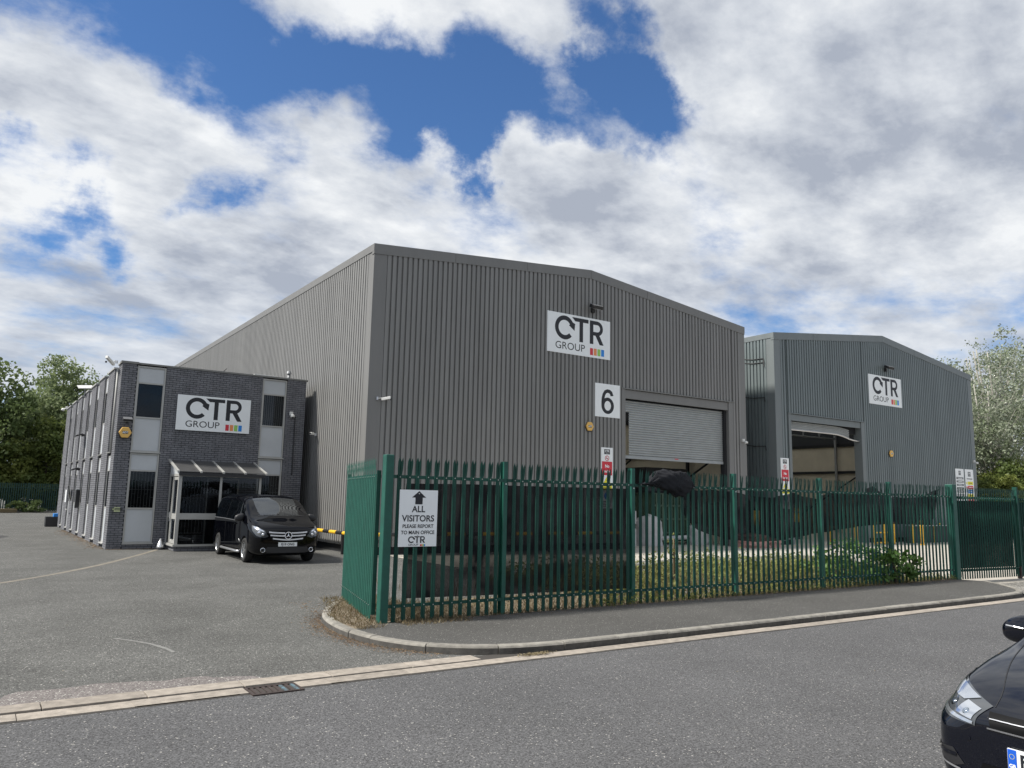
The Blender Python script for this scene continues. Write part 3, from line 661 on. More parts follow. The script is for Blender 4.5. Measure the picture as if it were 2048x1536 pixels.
t = board('small_sign', 'small pale green sign low on the brick office corner', 3.76, 4.08, 1.22, 1.38, 28.80, m='exit')
t.scale = (.55, 1, .9); lettering(t, notF, 'print')

def alarm(label, x, z, y):
    t = thing('alarm_box', label, 'alarm box', (x, y, z), group='hexagonal yellow alarm boxes')
    h = [(.20*math.cos(R(60*i)), .20*math.sin(R(60*i))) for i in range(6)]
    mb('blackpl').prism([(a*1.06, b*1.06-.02) for a, b in h], 1, -.03, 0).build('backplate', t)
    mb('alarm').prism(h, 1, -.09, -.031).build('cover', t, bevel=.02)
    B = MB(); rect(B, 'black', -.085, .085, -.045, .045, -.0935); put_text(B, 'ADT', 0, 0, .085, -.096, 'white', bold=.003); B.build('badge', t, fix=False); return t
alarm('yellow hexagonal alarm box on the brick office corner pier', 3.94, 3.83, 28.80)
alarm('yellow hexagonal alarm box left of the warm grey warehouse shutter', 19.96, 4.82, 23.95)
alarm('yellow hexagonal alarm box on the blue grey warehouse front', 41.55, 4.8, 23.95)
def flood(label, x, z, y, s=1.0, rz=0):
    t = thing('floodlight', label, 'floodlight', (x, y, z), rz, group='wall floodlights')
    mb('blackpl').box(-.06*s, .06*s, -.10*s, 0, -.16*s, .02).build('bracket', t)
    a = R(24); c_, s_ = math.cos(a), math.sin(a); C0 = (0, -.24*s, .02*s)
    mb('blackpl').obox(C0, (.20*s,0,0), (0,.15*s*c_,.15*s*s_), (0,-.06*s*s_,.06*s*c_)).build('housing', t, bevel=.015)
    mb('satin').obox((0, C0[1]-.062*s*s_, C0[2]+.066*s*c_), (.19*s,0,0), (0,.14*s*c_,.14*s*s_), (0,-.004*s_,.004*c_)).build('heat_sink', t)
    mb('lamp').obox((0, C0[1]+.062*s*s_, C0[2]-.066*s*c_), (.17*s,0,0), (0,.12*s*c_,.12*s*s_), (0,-.004*s_,.004*c_)).build('lamp_glass', t); return t
flood('black floodlight above the sign on the warm grey warehouse', 20.1, 9.66, 23.95, 1.15)
flood('black floodlight above the sign on the blue grey warehouse', 41.4, 9.55, 23.95, 1.15)
flood('black floodlight over the alarm box on the office front', 3.97, 4.25, 28.84, .72)
def dome(label, loc, rz=0):
    t = thing('security_camera', label, 'security camera', loc, rz, group='white dome security cameras')
    mb('whitep').box(-.06, .06, -.10, 0, -.02, .12).build('junction_box', t, bevel=.01)
    B = mb('whitep'); B.tube([(-.0,-.1,.0),(-.0,-.2,-.02)], .035, 8); B.sph((-.0,-.22,-.06), .08, 12, 8); B.build('housing', t, smooth=True)
    mb('blackpl').sph((-.0,-.24,-.10), .055, 10, 6).build('lens_dome', t, smooth=True); return t
dome('white dome camera on the front wall right of the upper office window', (9.52, 28.84, 4.85))
dome('white dome camera on the right corner of the warm grey warehouse', (29.2, 23.94, 4.75))
dome('white dome camera above the notice boards on the blue grey warehouse', (50.72, 23.94, 4.72))
dome('white dome camera on the far top corner of the brick office', (3.55, 46.2, 6.05), R(-90))
def bullet(label, loc, rz, L_=.34, tilt=0):
    t = thing('bullet_camera', label, 'security camera', loc, rz, group='bullet security cameras')
    mb('satin').box(-.05, .05, -.05, 0, -.05, .05).build('bracket', t)
    B = mb('whitep'); B.tube([(0,-.04,0),(0,-.16,.02)], .02, 6); B.obox((0,-.16-L_/2,.02-tilt*.5), (.045,0,0), (0,L_/2,-tilt), (0,tilt*.13,.045)); B.build('housing', t, bevel=.01)
    mb('blackpl').tube([(0,-.155-L_,.02-tilt*1.4),(0,-.175-L_,.018-tilt*1.45)], .034, 10).build('lens', t); return t
bullet('white bullet camera on the left corner flashing of the warm grey warehouse', (10.78, 23.94, 5.13), R(55), .3, .03)
bullet('grey camera box raised above the near roof corner of the office', (3.62, 29.9, 6.33), R(-35), .5, .09)
bullet('small camera on the corrugated side wall beside the office', (10.43, 28.5, 4.15), R(-60), .16, 0)

# ------------------------------------------------------------ brick office
office = thing('office_building', 'two storey dark grey brick office with tall window columns and a flat roof', 'office building')
X0, X1, YF, YB, ZT = 3.7, 10.08, 28.9, 48.3, 6.18
COLS = [(4.17, 5.09), (8.43, 9.34)]
BW, BH, J = .225, .0745, .0145
def bricks(B, a0, a1, z0, z1, fn, seed=0):
    """rows of stretchers on a rectangle; fn(a,depth,z)->3D"""
    row = 0; z = z0
    while z < z1-.02:
        zh = min(BH, z1-z)
        off = (BW/2 if row % 2 else 0); a = a0-off
        while a < a1-1e-4:
            u0, u1 = max(a0, a)+J/2, min(a1, a+BW)-J/2
            if u1-u0 > .02:
                p = .012+random.uniform(-.0022, .0022); g0 = z+J/2; g1 = z+zh-J/2
                B.cur = 0 if random.random() < .9 else 1
                B.add([fn(u0,p,g0), fn(u1,p,g0), fn(u1,p,g1), fn(u0,p,g1), fn(u0,0,g0), fn(u1,0,g0), fn(u1,0,g1), fn(u0,0,g1)],
                      [(0,1,2,3),(4,5,1,0),(1,5,6,2),(3,2,6,7),(4,0,3,7)])
            a += BW
        z += BH; row += 1
# front: solid backing with recesses
B = mb('mortar')
edges = [X0] + [v for c in COLS for v in c] + [X1]
for a, b in ((X0, COLS[0][0]), (COLS[0][1], COLS[1][0]), (COLS[1][1], X1)): B.box(a, b, YF+.002, YF+.25, 0, ZT)
for c in COLS: B.box(c[0], c[1], YF+.002, YF+.25, 0, .15); 
B.box(X0+.3, X1, YF+.3, YF+.35, 0, ZT)
bodyf = B.build('wall_core', office)
B = MB(); B.use('brick'); B.use('brick2'); ff = lambda a, p, z: (a, YF-p+.002, z)
for a, b in ((X0-.012, COLS[0][0]), (COLS[0][1], COLS[1][0]), (COLS[1][1], X1)): bricks(B, a, b, 0, ZT, ff)
for c in COLS: bricks(B, c[0], c[1], 0, .149, ff)
bw = B.build('brick', office, fix=False); bw['kind'] = 'stuff'
# side wall piers between recessed strips
SY = [30.13, 32.67, 35.22, 37.85, 40.40, 42.92, 45.62]; HW = .47
piers = []; y = YF-.01
for s_ in SY: piers.append((y, s_-HW)); y = s_+HW
piers.append((y, YB))
B = mb('mortar')
for a, b in piers: B.box(X0, X0+.3, max(a, YF+.255), b, 0, ZT)
B.box(X0+.36, X0+.4, YF+.35, YB, 0, ZT-.15); B.box(X0, X1, YB-.2, YB, 0, ZT)
B.build('side_wall_core', office)
B = MB(); B.use('brick'); B.use('brick2'); fs_ = lambda a, p, z: (X0-p+.002, a, z)
for a, b in piers: bricks(B, a, b, 0, ZT, fs_)
fj = lambda yy, sgn: (lambda a, p, z: (a, yy-sgn*p, z))
for s_ in SY: bricks(B, X0, X0+.2, 0, ZT, fj(s_+HW, 1))
bws = B.build('brick', office, fix=False); bws['kind'] = 'stuff'
# copings
mb('coping').box(X0-.05, COLS[0][0]+.02, YF-.05, YF+.30, ZT+.002, ZT+.075).build('coping', office)
mb('coping').box(COLS[0][0]+.022, X1+.05, YF-.04, YF+.30, ZT+.002, ZT+.06).build('coping', office)
for i, (a, b) in enumerate(piers): mb('copew').box(X0-.05, X0+.32, max(a-.03, YF+.302), b+.02, ZT+.002, ZT+.06).build('coping', office)
mb('linerd').box(X0+.32, X1, YF+.3, YB, ZT-.14, ZT-.02).build('flat_roof', office)
# window columns on the front
def bars(P, x0, x1, z0, z1, y, par):
    B = mb('alu'); n = 8; w_ = (x1-x0)/n
    for i in range(1, n): B.box(x0+i*w_-.009, x0+i*w_+.009, y, y+.014, z0, z1)
    pat = [(.80, .36, 0), (.55, .30, 1)]
    for i in range(n):
        for k_ in range(3):
            zz = z0+(z1-z0)*((k_+.5)/3+(.12 if (i//2) % 2 else -.12)); B.box(x0+i*w_+.007, x0+(i+1)*w_-.007, y+.001, y+.013, zz-.007, zz+.007) if i % 2 else None
    B.box(x0, x1, y+.015, y+.03, (z0+z1)/2-.008, (z0+z1)/2+.008)
    return B.build('security_bars', par)
def column_unit(c, zb, zt, zs, parent):
    """zs: window lower/upper sills; frame at the wall face"""
    x0, x1 = c[0]+.004, c[1]-.004; y = YF+.02
    f = .05; wz0, wz1 = zs; B = mb('alu')
    B.box(x0, x0+f, y, y+.06, zb, zt); B.box(x1-f, x1, y, y+.06, zb, zt)
    for z in (zb, wz0-.045, wz1-.005, zt-f): B.box(x0+f, x1-f, y+.002, y+.058, z, z+f)
    fr = B.build('window', parent)
    mb('panel').box(x0+f, x1-f, y+.035, y+.05, wz1+f-.005, zt-f).build('infill_panel', fr, bevel=.006)
    mb('panel').box(x0+f, x1-f, y+.035, y+.05, zb+f, wz0-.045).build('infill_panel', fr, bevel=.006)
    gb = mb('alu'); g0, g1 = x0+f, x1-f
    gb.box(g0, g0+.02, y+.01, y+.05, wz0+.005, wz1-.005); gb.build('casement_stile', fr); gb = mb('alu'); gb.box(g1-.02, g1, y+.01, y+.05, wz0+.005, wz1-.005); gb.build('casement_stile', fr)
    mb('glass').box(g0+.02, g1-.02, y+.035, y+.042, wz0+.005, wz1-.005).build('pane', fr)
    mb('alu').box(x0-.02, x1+.02, YF-.05, YF+.04, zb-.035, zb-.002).build('sill', fr)
    return fr
for c in COLS:
    column_unit(c, 3.22, 6.14, (4.40, 5.54), office)
    fr = column_unit(c, .19, 3.17, (1.35, 2.57), office)
    bars(None, c[0]+.075, c[1]-.075, 1.36, 2.56, YF+.075, fr)
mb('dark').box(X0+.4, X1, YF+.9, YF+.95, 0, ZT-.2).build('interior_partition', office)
# blinds inside the upper right window
B = mb('galvd')
for i in range(11): B.box(8.50+i*.075, 8.545+i*.075, YF+.16, YF+.165, 4.4, 5.55)
B.build('blinds', office)
# side strips: frame, panels, panes
for i, s_ in enumerate(SY):
    xw = X0+.075
    for zb, zt, w0, w1_ in ((3.22, 6.1, 4.4, 5.54), (.16, 3.10, 1.35, 2.57)):
        a, b = s_-HW+.01, s_+HW-.015; B = mb('copew'); B.box(xw-.035, xw, a, a+.05, zb, zt); B.box(xw-.035, xw+.02, b-.05, b, zb, zt)
        for z in (zb, w0-.045, w1_, zt-.05): B.box(xw-.03, xw, a+.05, b-.05, z, z+.05)
        fr = B.build('window', office)
        mb('panel').box(xw-.02, xw-.01, a+.05, b-.05, zb+.05, w0-.045).build('infill_panel', fr); mb('panel').box(xw-.02, xw-.01, a+.05, b-.05, w1_+.05, zt-.05).build('infill_panel', fr)
        mb('glass').box(xw-.02, xw-.014, a+.05, b-.05, w0+.005, w1_).build('pane', fr)
        mb('coping' if zb > 1 else 'copew').box(X0-.035, xw, a-.01, b+.01, zb-.035, zb-.002).build('sill', fr)
# small fittings on the office
def box_thing(name, label, cat, boxes, loc=(0,0,0), rz=0):
    t = thing(name, label, cat, loc, rz)
    for nm, m, bx in boxes: mb(m).box(*bx).build(nm, t, bevel=.004)
    return t
box_thing('air_conditioner', 'white air conditioning unit on the office roof near the warehouse', 'air conditioner',
    [('casing', 'whitep', (-.42,.42,-.16,.16,.1,.62)), ('grille', 'galvd', (-.3,.08,-.166,-.161,.16,.56)), ('feet', 'galvd', (-.35,.35,-.1,.1,0,.098))], (8.75, 29.9, 5.78))
t = thing('roof_vent', 'short grey mushroom vent pipe on the office roof', 'vent', (9.6, 29.6, 6.1)); mb('galvd').tube([(0,0,0),(0,0,.42)], .05, 10).build('pipe', t, smooth=True); mb('galvd').tube([(0,0,.42),(0,0,.52)], [.1,.07], 10).build('cap', t)
t = thing('antenna', 'tilted dark aerial rod lying above the office parapet', 'aerial', (6.9, 29.4, 6.1)); mb('blackpl').tube([(-.25,0,.16),(.1,0,.13)], .03, 6).build('body', t); mb('blackpl').tube([(.1,0,.1),(.32,0,.34)], .012, 6).build('rod', t)
t = thing('roof_panel_antenna', 'flat pale panel on a short mast above the office side wall', 'antenna', (3.66, 39.8, 6.1)); mb('galvd').tube([(0,0,0),(0,0,.35)], .03, 8).build('mast', t); mb('sack').obox((0,0,.42), (.30,0,.03), (0,.5,.12), (0,-.012,.012)).build('panel', t)
def sidelight(label, y, z):
    t = thing('wall_light', label, 'wall light', (X0-.02, y, z), group='dark wall lights on the office side')
    mb('blackpl').box(-.12, 0, -.05, .05, -.05, .05).build('bracket', t); mb('blackpl').obox((-.2,0,.0), (.13,0,.05), (0,.14,0), (-.008,0,.03)).build('housing', t, bevel=.01)
    mb('lamp').obox((-.215,0,-.035), (.1,0,.04), (0,.11,0), (-.002,0,.003)).build('lamp_glass', t)
sidelight('dark wall light high on the office side wall', 38.4, 4.25); sidelight('dark wall light at mid height on the office side wall', 38.9, 2.8)
box_thing('wall_cabinet', 'narrow black box fixed low on the office side wall', 'cabinet', [('casing', 'blackpl', (-.14, 0, -.12, .12, 0, .75)), ('lid', 'galvd', (-.15, 0, -.14, .14, .752, .79))], (X0-.015, 38.1, 1.15))
t = thing('open_window', 'white framed window swung open on the office side wall', 'window', (X0-.02, 41.2, 1.0)); 
B = mb('copew'); B.obox((-.02,0,.55), (.012,0,0), (0,.02,0), (-.12,0,.55)); B.obox((-.02,.7,.55), (.012,0,0), (0,.02,0), (-.12,0,.55)); B.obox((-.14,.35,.01), (.012,0,0), (0,.33,0), (0,0,.02)); B.obox((.09,.35,1.09), (.012,0,0), (0,.33,0), (0,0,.02))
B.build('frame', t); mb('glass').obox((-.02,.35,.55), (.004,0,0), (0,.33,0), (-.11,0,.52)).build('pane', t)
box_thing('notice', 'white notice on the far end of the office side wall', 'notice', [('panel', 'white', (-.02, 0, -.3, .3, 0, .6))], (X0-.02, 43.9, 1.3))
box_thing('waste_box', 'low black box on the ground by the far office corner', 'box', [('body', 'blackpl', (-.35,.35,-.4,.4,0,.5)), ('lid', 'blue', (.0,.3,-.3,.3,.502,.66))], (3.5, 47.6, 0))
t = thing('marker_cone', 'small silver metal cone on the ground beside the porch', 'cone', (5.27, 28.45, 0)); mb('satin').tube([(0,0,.06),(0,0,.10),(0,0,.36)], [.14,.12,.03], 12).build('cone', t, smooth=True); mb('blackpl').tube([(0,0,0),(0,0,.059)], [.15,.14], 12).build('base', t)
t = thing('downpipe', 'thin dark cable dropping down the right end of the office front', 'pipe', (9.70, 28.85, 0)); mb('blackpl').tube([(0,0,4.8),(0,0,2.6)], .018, 6).build('pipe', t)
t = thing('downpipe', 'slim white pipe up the office side wall next to the front corner', 'pipe', (3.66, 29.62, 0)); mb('copew').tube([(0,0,3.2),(0,0,6.1)], .035, 8).build('pipe', t, smooth=True)

# porch
po = thing('glazed_porch', 'glazed lean-to porch with silver frames against the brick office front', 'porch')
PX0, PX1, PY0, PY1 = 5.47, 8.16, 27.38, 28.86
B = MB(); B.use('brick'); B.use('brick2'); bricks(B, PX0, PX1, 0, .15, lambda a, p, z: (a, PY0+.05-p, z)); bricks(B, PY0+.05, PY1, 0, .15, lambda a, p, z: (PX0+.05-p, a, z)); o = B.build('brick', po, fix=False); o['kind'] = 'stuff'
mb('mortar').box(PX0+.05, PX1-.05, PY0+.052, PY1, 0, .149).build('base_core', po)
B = mb('alu'); F = .075
B.box(PX0-.04, PX1+.04, PY0-.04, PY0+F, .152, .22); B.box(PX0-.04, PX0+F, PY0+F+.002, PY1, .152, .22); B.build('sill', po)
for xx in (PX0, (PX0+PX1)/2-F/2, PX1-F): mb('alu').box(xx, xx+F+(.03 if xx == PX0 else 0), PY0, PY0+F, .222, 2.42).build('post', po)
mb('alu').box(PX0, PX1, PY0-.002, PY0+F, 2.422, 2.50).build('head_rail', po)
for a, b in ((PX0+.107, (PX0+PX1)/2-F/2-.002), ((PX0+PX1)/2+F/2+.002, PX1-F-.002)):
    mb('alu').box(a, b, PY0+.01, PY0+F-.01, 1.02, 1.22).build('transom', po)
    mb('glass').box(a, b, PY0+.035, PY0+.041, .222, 1.018).build('pane', po); mb('glass').box(a, b, PY0+.035, PY0+.041, 1.222, 2.42).build('pane', po)
# side with door (faces left)
for yy in (PY1-.07, PY0+.86): mb('alu').box(PX0, PX0+F, yy, yy+.06, .222, 2.42).build('post', po)
mb('alu').box(PX0, PX0+F, PY0+F+.002, PY1-.01, 2.422, 2.50).build('head_rail', po)
mb('glass').box(PX0+.03, PX0+.036, PY0+.93, PY1-.08, .23, 2.41).build('pane', po); mb('alu').box(PX0+.01, PX0+F-.01, PY0+.922, PY1-.072, 1.05, 1.2).build('transom', po)
d_ = mb('alu'); d_.box(PX0+.01,PX0+.055,PY0+.09,PY0+.17,.24,2.40).box(PX0+.01,PX0+.055,PY0+.76,PY0+.84,.24,2.40).box(PX0+.012,PX0+.053,PY0+.172,PY0+.758,.24,.36).box(PX0+.012,PX0+.053,PY0+.172,PY0+.758,1.02,1.2).box(PX0+.012,PX0+.053,PY0+.172,PY0+.758,2.3,2.40)
dr_ = d_.build('door', po); mb('glassc').box(PX0+.03,PX0+.036,PY0+.172,PY0+.758,.36,1.02).build('pane', dr_); mb('glassc').box(PX0+.03,PX0+.036,PY0+.172,PY0+.758,1.2,2.3).build('pane', dr_); mb('satin').box(PX0-.05,PX0-.02,PY0+.78,PY0+.81,.95,1.25).build('handle', dr_)
# lean-to roof: gable end, dark sheets and pale rafters
ZB_, ZE = 2.97, 2.56; yE = PY0-.12
mb('panel').add([(PX0+.01,PY0+.02,2.502),(PX0+.01,PY1,2.502),(PX0+.01,PY1,ZB_-.03),(PX0+.03,PY0+.02,2.502),(PX0+.03,PY1,2.502),(PX0+.03,PY1,ZB_-.03)], [(0,1,2),(5,4,3),(0,3,4,1),(1,4,5,2),(2,5,3,0)]).build('gable_panel', po)
def slope(x0, x1, t, name, m, lift=0, ye=yE):
    def zz(y): return ZE+(ZB_-ZE)*(y-yE)/(PY1-yE)+lift
    mb(m).add([(x0,ye,zz(ye)),(x1,ye,zz(ye)),(x1,PY1,zz(PY1)),(x0,PY1,zz(PY1)),(x0,ye,zz(ye)+t),(x1,ye,zz(ye)+t),(x1,PY1,zz(PY1)+t),(x0,PY1,zz(PY1)+t)],
      [(0,3,2,1),(4,5,6,7),(0,1,5,4),(1,2,6,5),(2,3,7,6),(3,0,4,7)]).build(name, po)
RX = [PX0-.06+i*(PX1-PX0+.18)/4 for i in range(5)]
for i in range(4): slope(RX[i]+.035, RX[i+1]-.035, .02, 'roof_sheet', 'porchroof')
for xx in RX: slope(xx-.033, xx+.033, .06, 'rafter', 'alu', -.01, yE-.04)
mb('blackpl').box(PX0-.02, PX1+.08, yE-.03, yE+.06, 2.44, 2.54).build('gutter', po)
# inner door and barred window behind the porch glass
B = mb('galvd')
for i in range(8): B.box(5.85+i*.11, 5.865+i*.11, YF-.06, YF-.045, .5, 2.45)
for z in (.5, 1.1, 1.7, 2.43): B.box(5.83, 6.64, YF-.044, YF-.03, z, z+.02)
B.build('security_bars', office)
mb('dark').box(5.8, 6.66, YF-.025, YF-.016, .45, 2.5).build('inner_window', office)
B = mb('mortar'); B.box(6.75, 7.75, YF-.03, YF-.015, .05, 2.35); B.use('alu'); B.box(6.70,6.75,YF-.05,YF-.015,.05,2.4).box(7.75,7.80,YF-.05,YF-.015,.05,2.4).box(6.75,7.75,YF-.05,YF-.015,2.35,2.4); B.build('inner_door', office)

# ------------------------------------------------------------ palisade fence
def pale_mesh(m, h=2.405, w=.0365, top=True, dp=.022):
    B = mb(m); z0 = 0
    prof = [(-w, .0), (-w+.006, -.012), (-.010, -.010), (0, -dp), (.010, -.010), (w-.006, -.012), (w, 0)]   # x, y(out = -y)
    zs_ = [0, h-.26]
    vs = [(a, b, z) for z in zs_ for a, b in prof]+[(a*.92, b+.003, z) for z in zs_ for a, b in prof]
    n = len(prof)
    fs = [(i, i+1, n+i+1, n+i) for i in range(n-1)]+[(2*n+i, 3*n+i, 3*n+i+1, 2*n+i+1) for i in range(n-1)]
    B.add(vs, fs)
    # triple pointed head: centre tongue and two outer blades that flare before their points
    z1 = h-.26
    for sd in (-1, 1):
        rows = [(z1, w, .007, -.010), (z1+.10, w*1.22, .006, -.020), (z1+.195, w*1.22, .008, -.030)]
        vs = []
        for z, a, b, yy in rows: vs += [(sd*a, yy, z), (sd*b, yy, z)]
        vs.append((sd*w*.75, -.040, h-.008)); B.add(vs, [(0,1,3,2),(2,3,5,4),(4,5,6)])
    B.add([(-.02,-.009,z1),(.02,-.009,z1),(-.02,-.006,h-.07),(.02,-.006,h-.07),(0,0,h)], [(0,1,3,2),(2,3,4)])
    # bolts
    B.use('bolt')
    for z in (.235, 2.11): B.box(-.006, .006, -.030, -.020, z-.006, z+.006)
    return B.mesh('pale', fix=False)
PALE = pale_mesh('fence')
FZ = KH-.02
fence = thing('palisade_fence', 'long green steel palisade fence beside the pavement', 'fence', (0, 10.65, FZ))
posts = [5.03, 7.12, 9.93, 12.72, 15.60, 18.38, 21.25]
step = .1575; first = True
for a, b in zip(posts, posts[1:]):
    n = max(1, round((b-a)/step)-1); st = (b-a)/(n+1)
    for i in range(1, n+1):
        o = link('pale', PALE, fence, loc=(a+i*st, -.03, random.uniform(-.012, .012))); o.rotation_euler = (random.uniform(-.004, .004), random.uniform(-.006, .006), random.uniform(-.04, .04))
    for z in (.235, 2.11):
        mb('fence').add([(a+.02,-.028,z-.025),(b-.02,-.028,z-.025),(b-.02,-.028,z+.025),(a+.02,-.028,z+.025),(a+.02,-.024,z-.025),(b-.02,-.024,z-.025),(b-.02,-.024,z+.025),(a+.02,-.024,z+.025),(a+.02,.02,z-.025),(b-.02,.02,z-.025),(b-.02,.02,z-.02),(a+.02,.02,z-.02)],
                        [(0,1,2,3),(7,6,5,4),(3,2,6,7),(0,8,9,1),(4,5,10,11),(8,11,10,9),(0,3,7,4)]).build('rail', fence)
for i, a in enumerate(posts):
    if i in (0, len(posts)-1):
        w_ = .066 if i == 0 else .10
        mb('fenced').box(a-w_, a+w_, -w_, w_, -.1, 2.43).build('gate_post', fence, bevel=.012)
    else:
        B = mb('fenced'); B.box(a-.038, a+.038, -.022+.005, -.012+.005, -.05, 2.415).box(a-.006, a+.006, -.005, .08, -.05, 2.415).box(a-.038, a+.038, .081, .09, -.05, 2.415); B.build('post', fence)
        mb('bolt').box(a-.012, a+.012, -.03, -.018, 2.04, 2.065).build('bolt', fence)
# left return: gate leaf swung back
leaf = thing('gate_leaf', 'green palisade gate leaf folded back beside the corner post', 'gate', (4.99, 10.86, FZ), R(90-13.5))
L_ = 2.72; n = 19
PALED = pale_mesh('fenced', dp=.014, w=.04)
for i in range(n): link('pale', PALED, leaf, loc=(.07+i*(L_-.12)/(n-1), .04, 0)).rotation_euler = (0, 0, math.pi)
for o in [c for c in leaf.children]: o.location.y = .04
for z in (.235, 2.11, 1.15): mb('fence').box(.0, L_, -.03, .025, z-.025, z+.025).build('rail', leaf)
for xx in (.0, L_): mb('fence').box(xx-.025, xx+.025, -.02, .04, .1, 2.2).build('stile', leaf)
mb('satin').tube([(.02,-.1,.4),(.02,-.1,.85)], .012, 6).build('drop_bolt', leaf)
# gates at the right
def gate(label, x0, x1, y0, y1):
    ang = math.atan2(y1-y0, x1-x0); L_ = math.hypot(x1-x0, y1-y0)
    gt_ = thing('palisade_gate', label, 'gate', (x0, y0, .07), ang, group='green palisade gates at the right')
    n = int(L_/.107)
    for i in range(n): link('pale', PALE, gt_, loc=(.06+i*(L_-.12)/(n-1), -.03, 0)).scale = (.72, 1, 1)
    for z in (.22, 2.11): mb('fence').box(0, L_, -.02, .03, z-.03, z+.03).build('rail', gt_)
    mb('fence').box(0, .05, -.01, .04, .05, 2.3).build('stile', gt_); mb('fence').box(L_-.05, L_, -.01, .04, .05, 2.3).build('stile', gt_)
    mb('netg').box(.06, L_-.06, .05, .054, .26, 2.03).build('netting_sheet', gt_); return gt_
ga = gate('closed green gate leaf right of the thick gate post', 21.42, 24.16, 10.62, 10.40)
gb = gate('green gate leaf beyond the meeting post, cut by the frame', 24.30, 27.1, 10.38, 10.16)
mb('fence').box(-.06, .0, -.05, .07, -.02, 2.45).build('meeting_post', gb)
B = mb('galvd'); B.box(.18, .42, -.06, -.045, .95, 1.35); B.use('dark'); B.box(.23, .37, -.063, -.061, 1.05, 1.28); B.build('lock_plate', gb)
mb('iron').box(-.16, -.10, -.07, .03, -.06, .26).build('drop_bolt', gb)
# far fence behind the forecourt
ff_ = thing('palisade_fence', 'dark green palisade fence in front of the far left trees', 'fence', (0, 76.3, 0))
POLD = pale_mesh('fenceold', h=2.4, w=.045)
x = -14.5
while x < 12: link('pale', POLD, ff_, loc=(x, -.03, 0)); x += .16
for z in (.4, 2.0): mb('fenceold').box(-14.6, 12, -.02, .02, z-.025, z+.025).build('rail', ff_)
for i in range(11): mb('fenceold').box(-14.6+i*2.6, -14.5+i*2.6, .02, .1, 0, 2.4).build('post', ff_)
struct(mb('kerb').box(-16, 13, 75.9, 76.05, -.02, .12).build('far_fence_kerb'))

# visitors sign
t = board('visitor_sign', 'white visitor sign with black arrow on the green fence', 5.20, 5.84, 1.17, 2.005, 10.575, th=.006)
def vis(B):
    Wd, Hh = .64, .835; q = lambda u, v: ((u-.5)*Wd, (1-v)*Hh)
    poly(B, 'black', [q(*p) for p in ((.5,.02),(.685,.135),(.595,.135),(.595,.255),(.405,.255),(.405,.135),(.315,.135))], -.003)
    B.use('white'); ring(B, 'whitep', q(.5,.065)[0], q(.5,.065)[1], 0, .009, -.005, n=10)
    put_text(B, 'ALL', *q(.5,.345), .132, -.003, bold=.0025); put_text(B, 'VISITORS', *q(.5,.51), .129, -.003, bold=.0025, sx=1.03)
    put_text(B, 'PLEASE REPORT', *q(.5,.645), .0735, -.003, bold=.0014, sx=1.0); put_text(B, 'TO MAIN OFFICE', *q(.5,.755), .0735, -.003, bold=.0014, sx=.99)
    ring(B, 'blackpl', q(.5,.80)[0], q(.5,.80)[1], 0, .006, -.003, n=8)
    logo(B, -.20, q(0,.815)[1]+.006, .165, -.003, sx=1.10)
lettering(t, vis, 'print')

# netting
def drape(name, label, top, bot, y, m, nx=60, nz=14, wav=.03, seed=0):
    top, bot = sorted(top), sorted(bot)
    def interp(P, x): return float(np.interp(x, [p[0] for p in P], [p[1] for p in P]))
    xa, xb = max(top[0][0], bot[0][0]), min(top[-1][0], bot[-1][0]); vs = []
    for i in range(nx+1):
        for j in range(nz+1):
            x_ = xa+(xb-xa)*i/nx; v = j/nz; zt_, zb_ = interp(top, x_), interp(bot, x_)
            yy = y+wav*(math.sin(x_*7+3*v+seed)+.6*math.sin(x_*17-5*v)+.4*math.sin(x_*31+9*v))
            vs.append((x_+.02*math.sin(9*v+x_*3), yy, zt_+(zb_-zt_)*v))
    B = mb(m).add(vs, [(i*(nz+1)+j, (i+1)*(nz+1)+j, (i+1)*(nz+1)+j+1, i*(nz+1)+j+1) for i in range(nx) for j in range(nz)])
    return tag(B.build(name, None, smooth=True, fix=False), label, 'netting')
drape('netting', 'black netting tied flat behind the left part of the green fence', [(5.42,2.10),(6.5,2.12),(8,2.12),(9.98,2.13)], [(5.32,.40),(7,.37),(9.98,.34)], 10.80, 'net', wav=.012)
drape('netting', 'torn black netting sagging behind the right part of the green fence',
      [(11.45,2.26),(11.9,2.14),(12.3,2.17),(13.0,2.13),(13.7,2.05),(14.25,2.04),(14.9,2.17),(15.35,2.08),(15.85,2.03),(16.3,2.22),(17.0,2.18),(17.5,2.17),(18.05,2.40),(18.4,2.2),(19.3,2.12),(20.3,2.17),(20.98,2.38)],
      [(11.45,1.75),(11.65,1.45),(12.0,1.33),(12.65,1.18),(13.7,1.11),(14.6,1.14),(15.1,1.21),(16,1.30),(17,1.39),(18,1.46),(19,1.48),(20,1.46),(20.6,1.44),(20.75,1.7),(20.98,2.3)], 10.88, 'net2', nx=150, wav=.035, seed=2)
